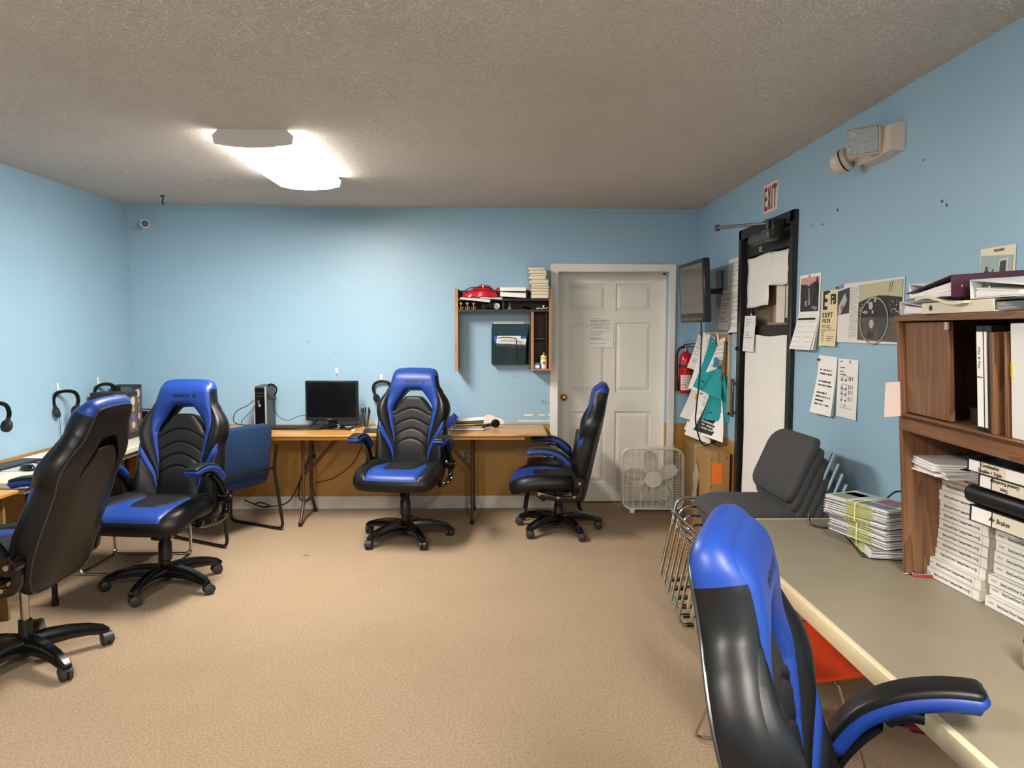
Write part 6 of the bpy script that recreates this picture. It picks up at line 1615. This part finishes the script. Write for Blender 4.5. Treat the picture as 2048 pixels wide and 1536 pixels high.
t = thing('ruler', 'black flat ruler tip lying over the white booklets', 'ruler', (1.52, 2.20, zm), (0, 0, rad(25))); MB().span((-.12, -.014, 0), (.12, .014, .003), .001).build('blade', M_plastic, t)
# leaflet bundles
def bundle(label, x, y, z, rz, n, h, seed, cover):
    t = thing('leaflet_bundle', label, 'leaflets', (x, y, z), (0, 0, rad(rz)), 'rubber-banded leaflet bundles'); r = random.Random(seed)
    b = MB(); g = MB(); y_ = MB()
    for i in range(n):
        q = h / n; jx, jy = r.uniform(-.006, .006), r.uniform(-.004, .004)
        sag = .010 * math.sin(i * .9)
        (b if i % 3 else g).box((jx, jy, q * (i + .5)), (.165, .30, q * .72), (r.uniform(-.008, .008), r.uniform(-.01, .01), r.uniform(-.03, .03)), 0)
        y_.box((-.083 + jx, -.02 + jy * 2, q * (i + .5)), (.006, .12, q * .55), (0, 0, r.uniform(-.03, .03)))
    stuff(b.build('leaflets', mat('leaflet_white', '#dedcdc', .6), t, smooth=False)); stuff(g.build('leaflets', mat('leaflet_grey', '#8f8c8a', .6), t, smooth=False)); stuff(y_.build('fold_edges', mat('fold_yellow', '#b9ba78', .6), t, smooth=False))
    bd = MB(); yb0 = -.01
    bd.tube(fillet([(-.092, yb0, .004), (-.092, yb0, h - .002), (-.08, yb0, h + .006), (.08, yb0, h + .006), (.09, yb0, h - .004), (.09, yb0, .002), (.0, yb0, -.0005), (-.092, yb0, .004)], .01, 3), .0022, 6); bd.build('rubber_band', mat('band_yellow', '#dcd59a', .5), t)
    if cover:
        c = MB(); c.span((-.082, -.15, h + .0005), (.082, .15, h + .002), 0, 0)
        for (a, b_, c_, d, m) in ((-.075, -.02, -.14, .02, 1), (-.01, .078, -.12, -.02, 2), (-.07, .05, .05, .14, 3), (.0, .078, .02, .13, 4)): c.span((a, c_, h + .0018), (b_, d, h + .0026), 0, m)
        c.build('top_cover', [mat('cover_pale', '#c9ccc8', .35), mat('cover_slate', '#56626e', .35), mat('cover_red', '#8d4745', .35), mat('cover_green', '#6f7f68', .35), mat('cover_grey', '#a5a8ac', .35)], t, smooth=False)
    return t
tag(MB().span((-.10, -.14, 0), (.10, .15, .005), .001).build('dark_folder', mat('dark_green_card', '#26302c', .5), None, loc=(1.48, 2.73, TT + .0005), rot=(0, 0, rad(-14))), 'dark folder flat on the table under the leaflet bundles', 'folder')
bundle('loose bottom bundle of leaflets on the table', 1.475, 2.72, TT + .006, -12, 10, .032, 3, False)
bundle('lower rubber-banded bundle of leaflets on the table beside the hutch', 1.455, 2.735, TT + .040, 14, 22, .068, 5, False)
bundle('upper rubber-banded bundle of leaflets with a photo cover', 1.445, 2.75, TT + .110, 20, 24, .072, 8, True)
cable('black cord curling on the table behind the leaflet bundles', [(1.36, 3.10, TT + .05), (1.345, 3.06, TT + .01), (1.37, 3.02, TT + .004), (1.43, 3.0, TT + .004), (1.52, 2.99, TT + .004), (1.6, 2.98, TT + .1), (1.66, 2.96, TT + .17), (1.70, 2.9, TT + .16)], .004)
t = thing('pocket_knife', 'small red and silver pocket knife on the table at the foot of the hutch', 'knife', (1.455, 2.405, TT), (0, 0, rad(-12)))
MB().span((-.036, -.009, 0), (.036, .009, .007), .003).build('red_scale', mat('knife_red', '#a5202a', .3), t); MB().span((-.036, -.008, .007), (.036, .008, .013), .002).build('silver_scale', M_chrome, t)
tag(MB().box((1.435, 2.432, TT + .004), (.07, .014, .007), (0, 0, .1), .002).build('grey_blade', M_chromeworn), 'flat grey metal strip on the table beside the pocket knife', 'strip')
t = thing('glass_jar', 'clear glass jar at the photo edge on the grey-beige table', 'jar', (1.345, 1.71, TT))
MB().lathe([(.0, .002), (.035, .0), (.044, .01), (.046, .06), (.042, .085), (.036, .095), (.036, .108), (.033, .108), (.033, .094), (.042, .06), (.040, .012), (0, .006)], 28).build('jar', M_glass, t)
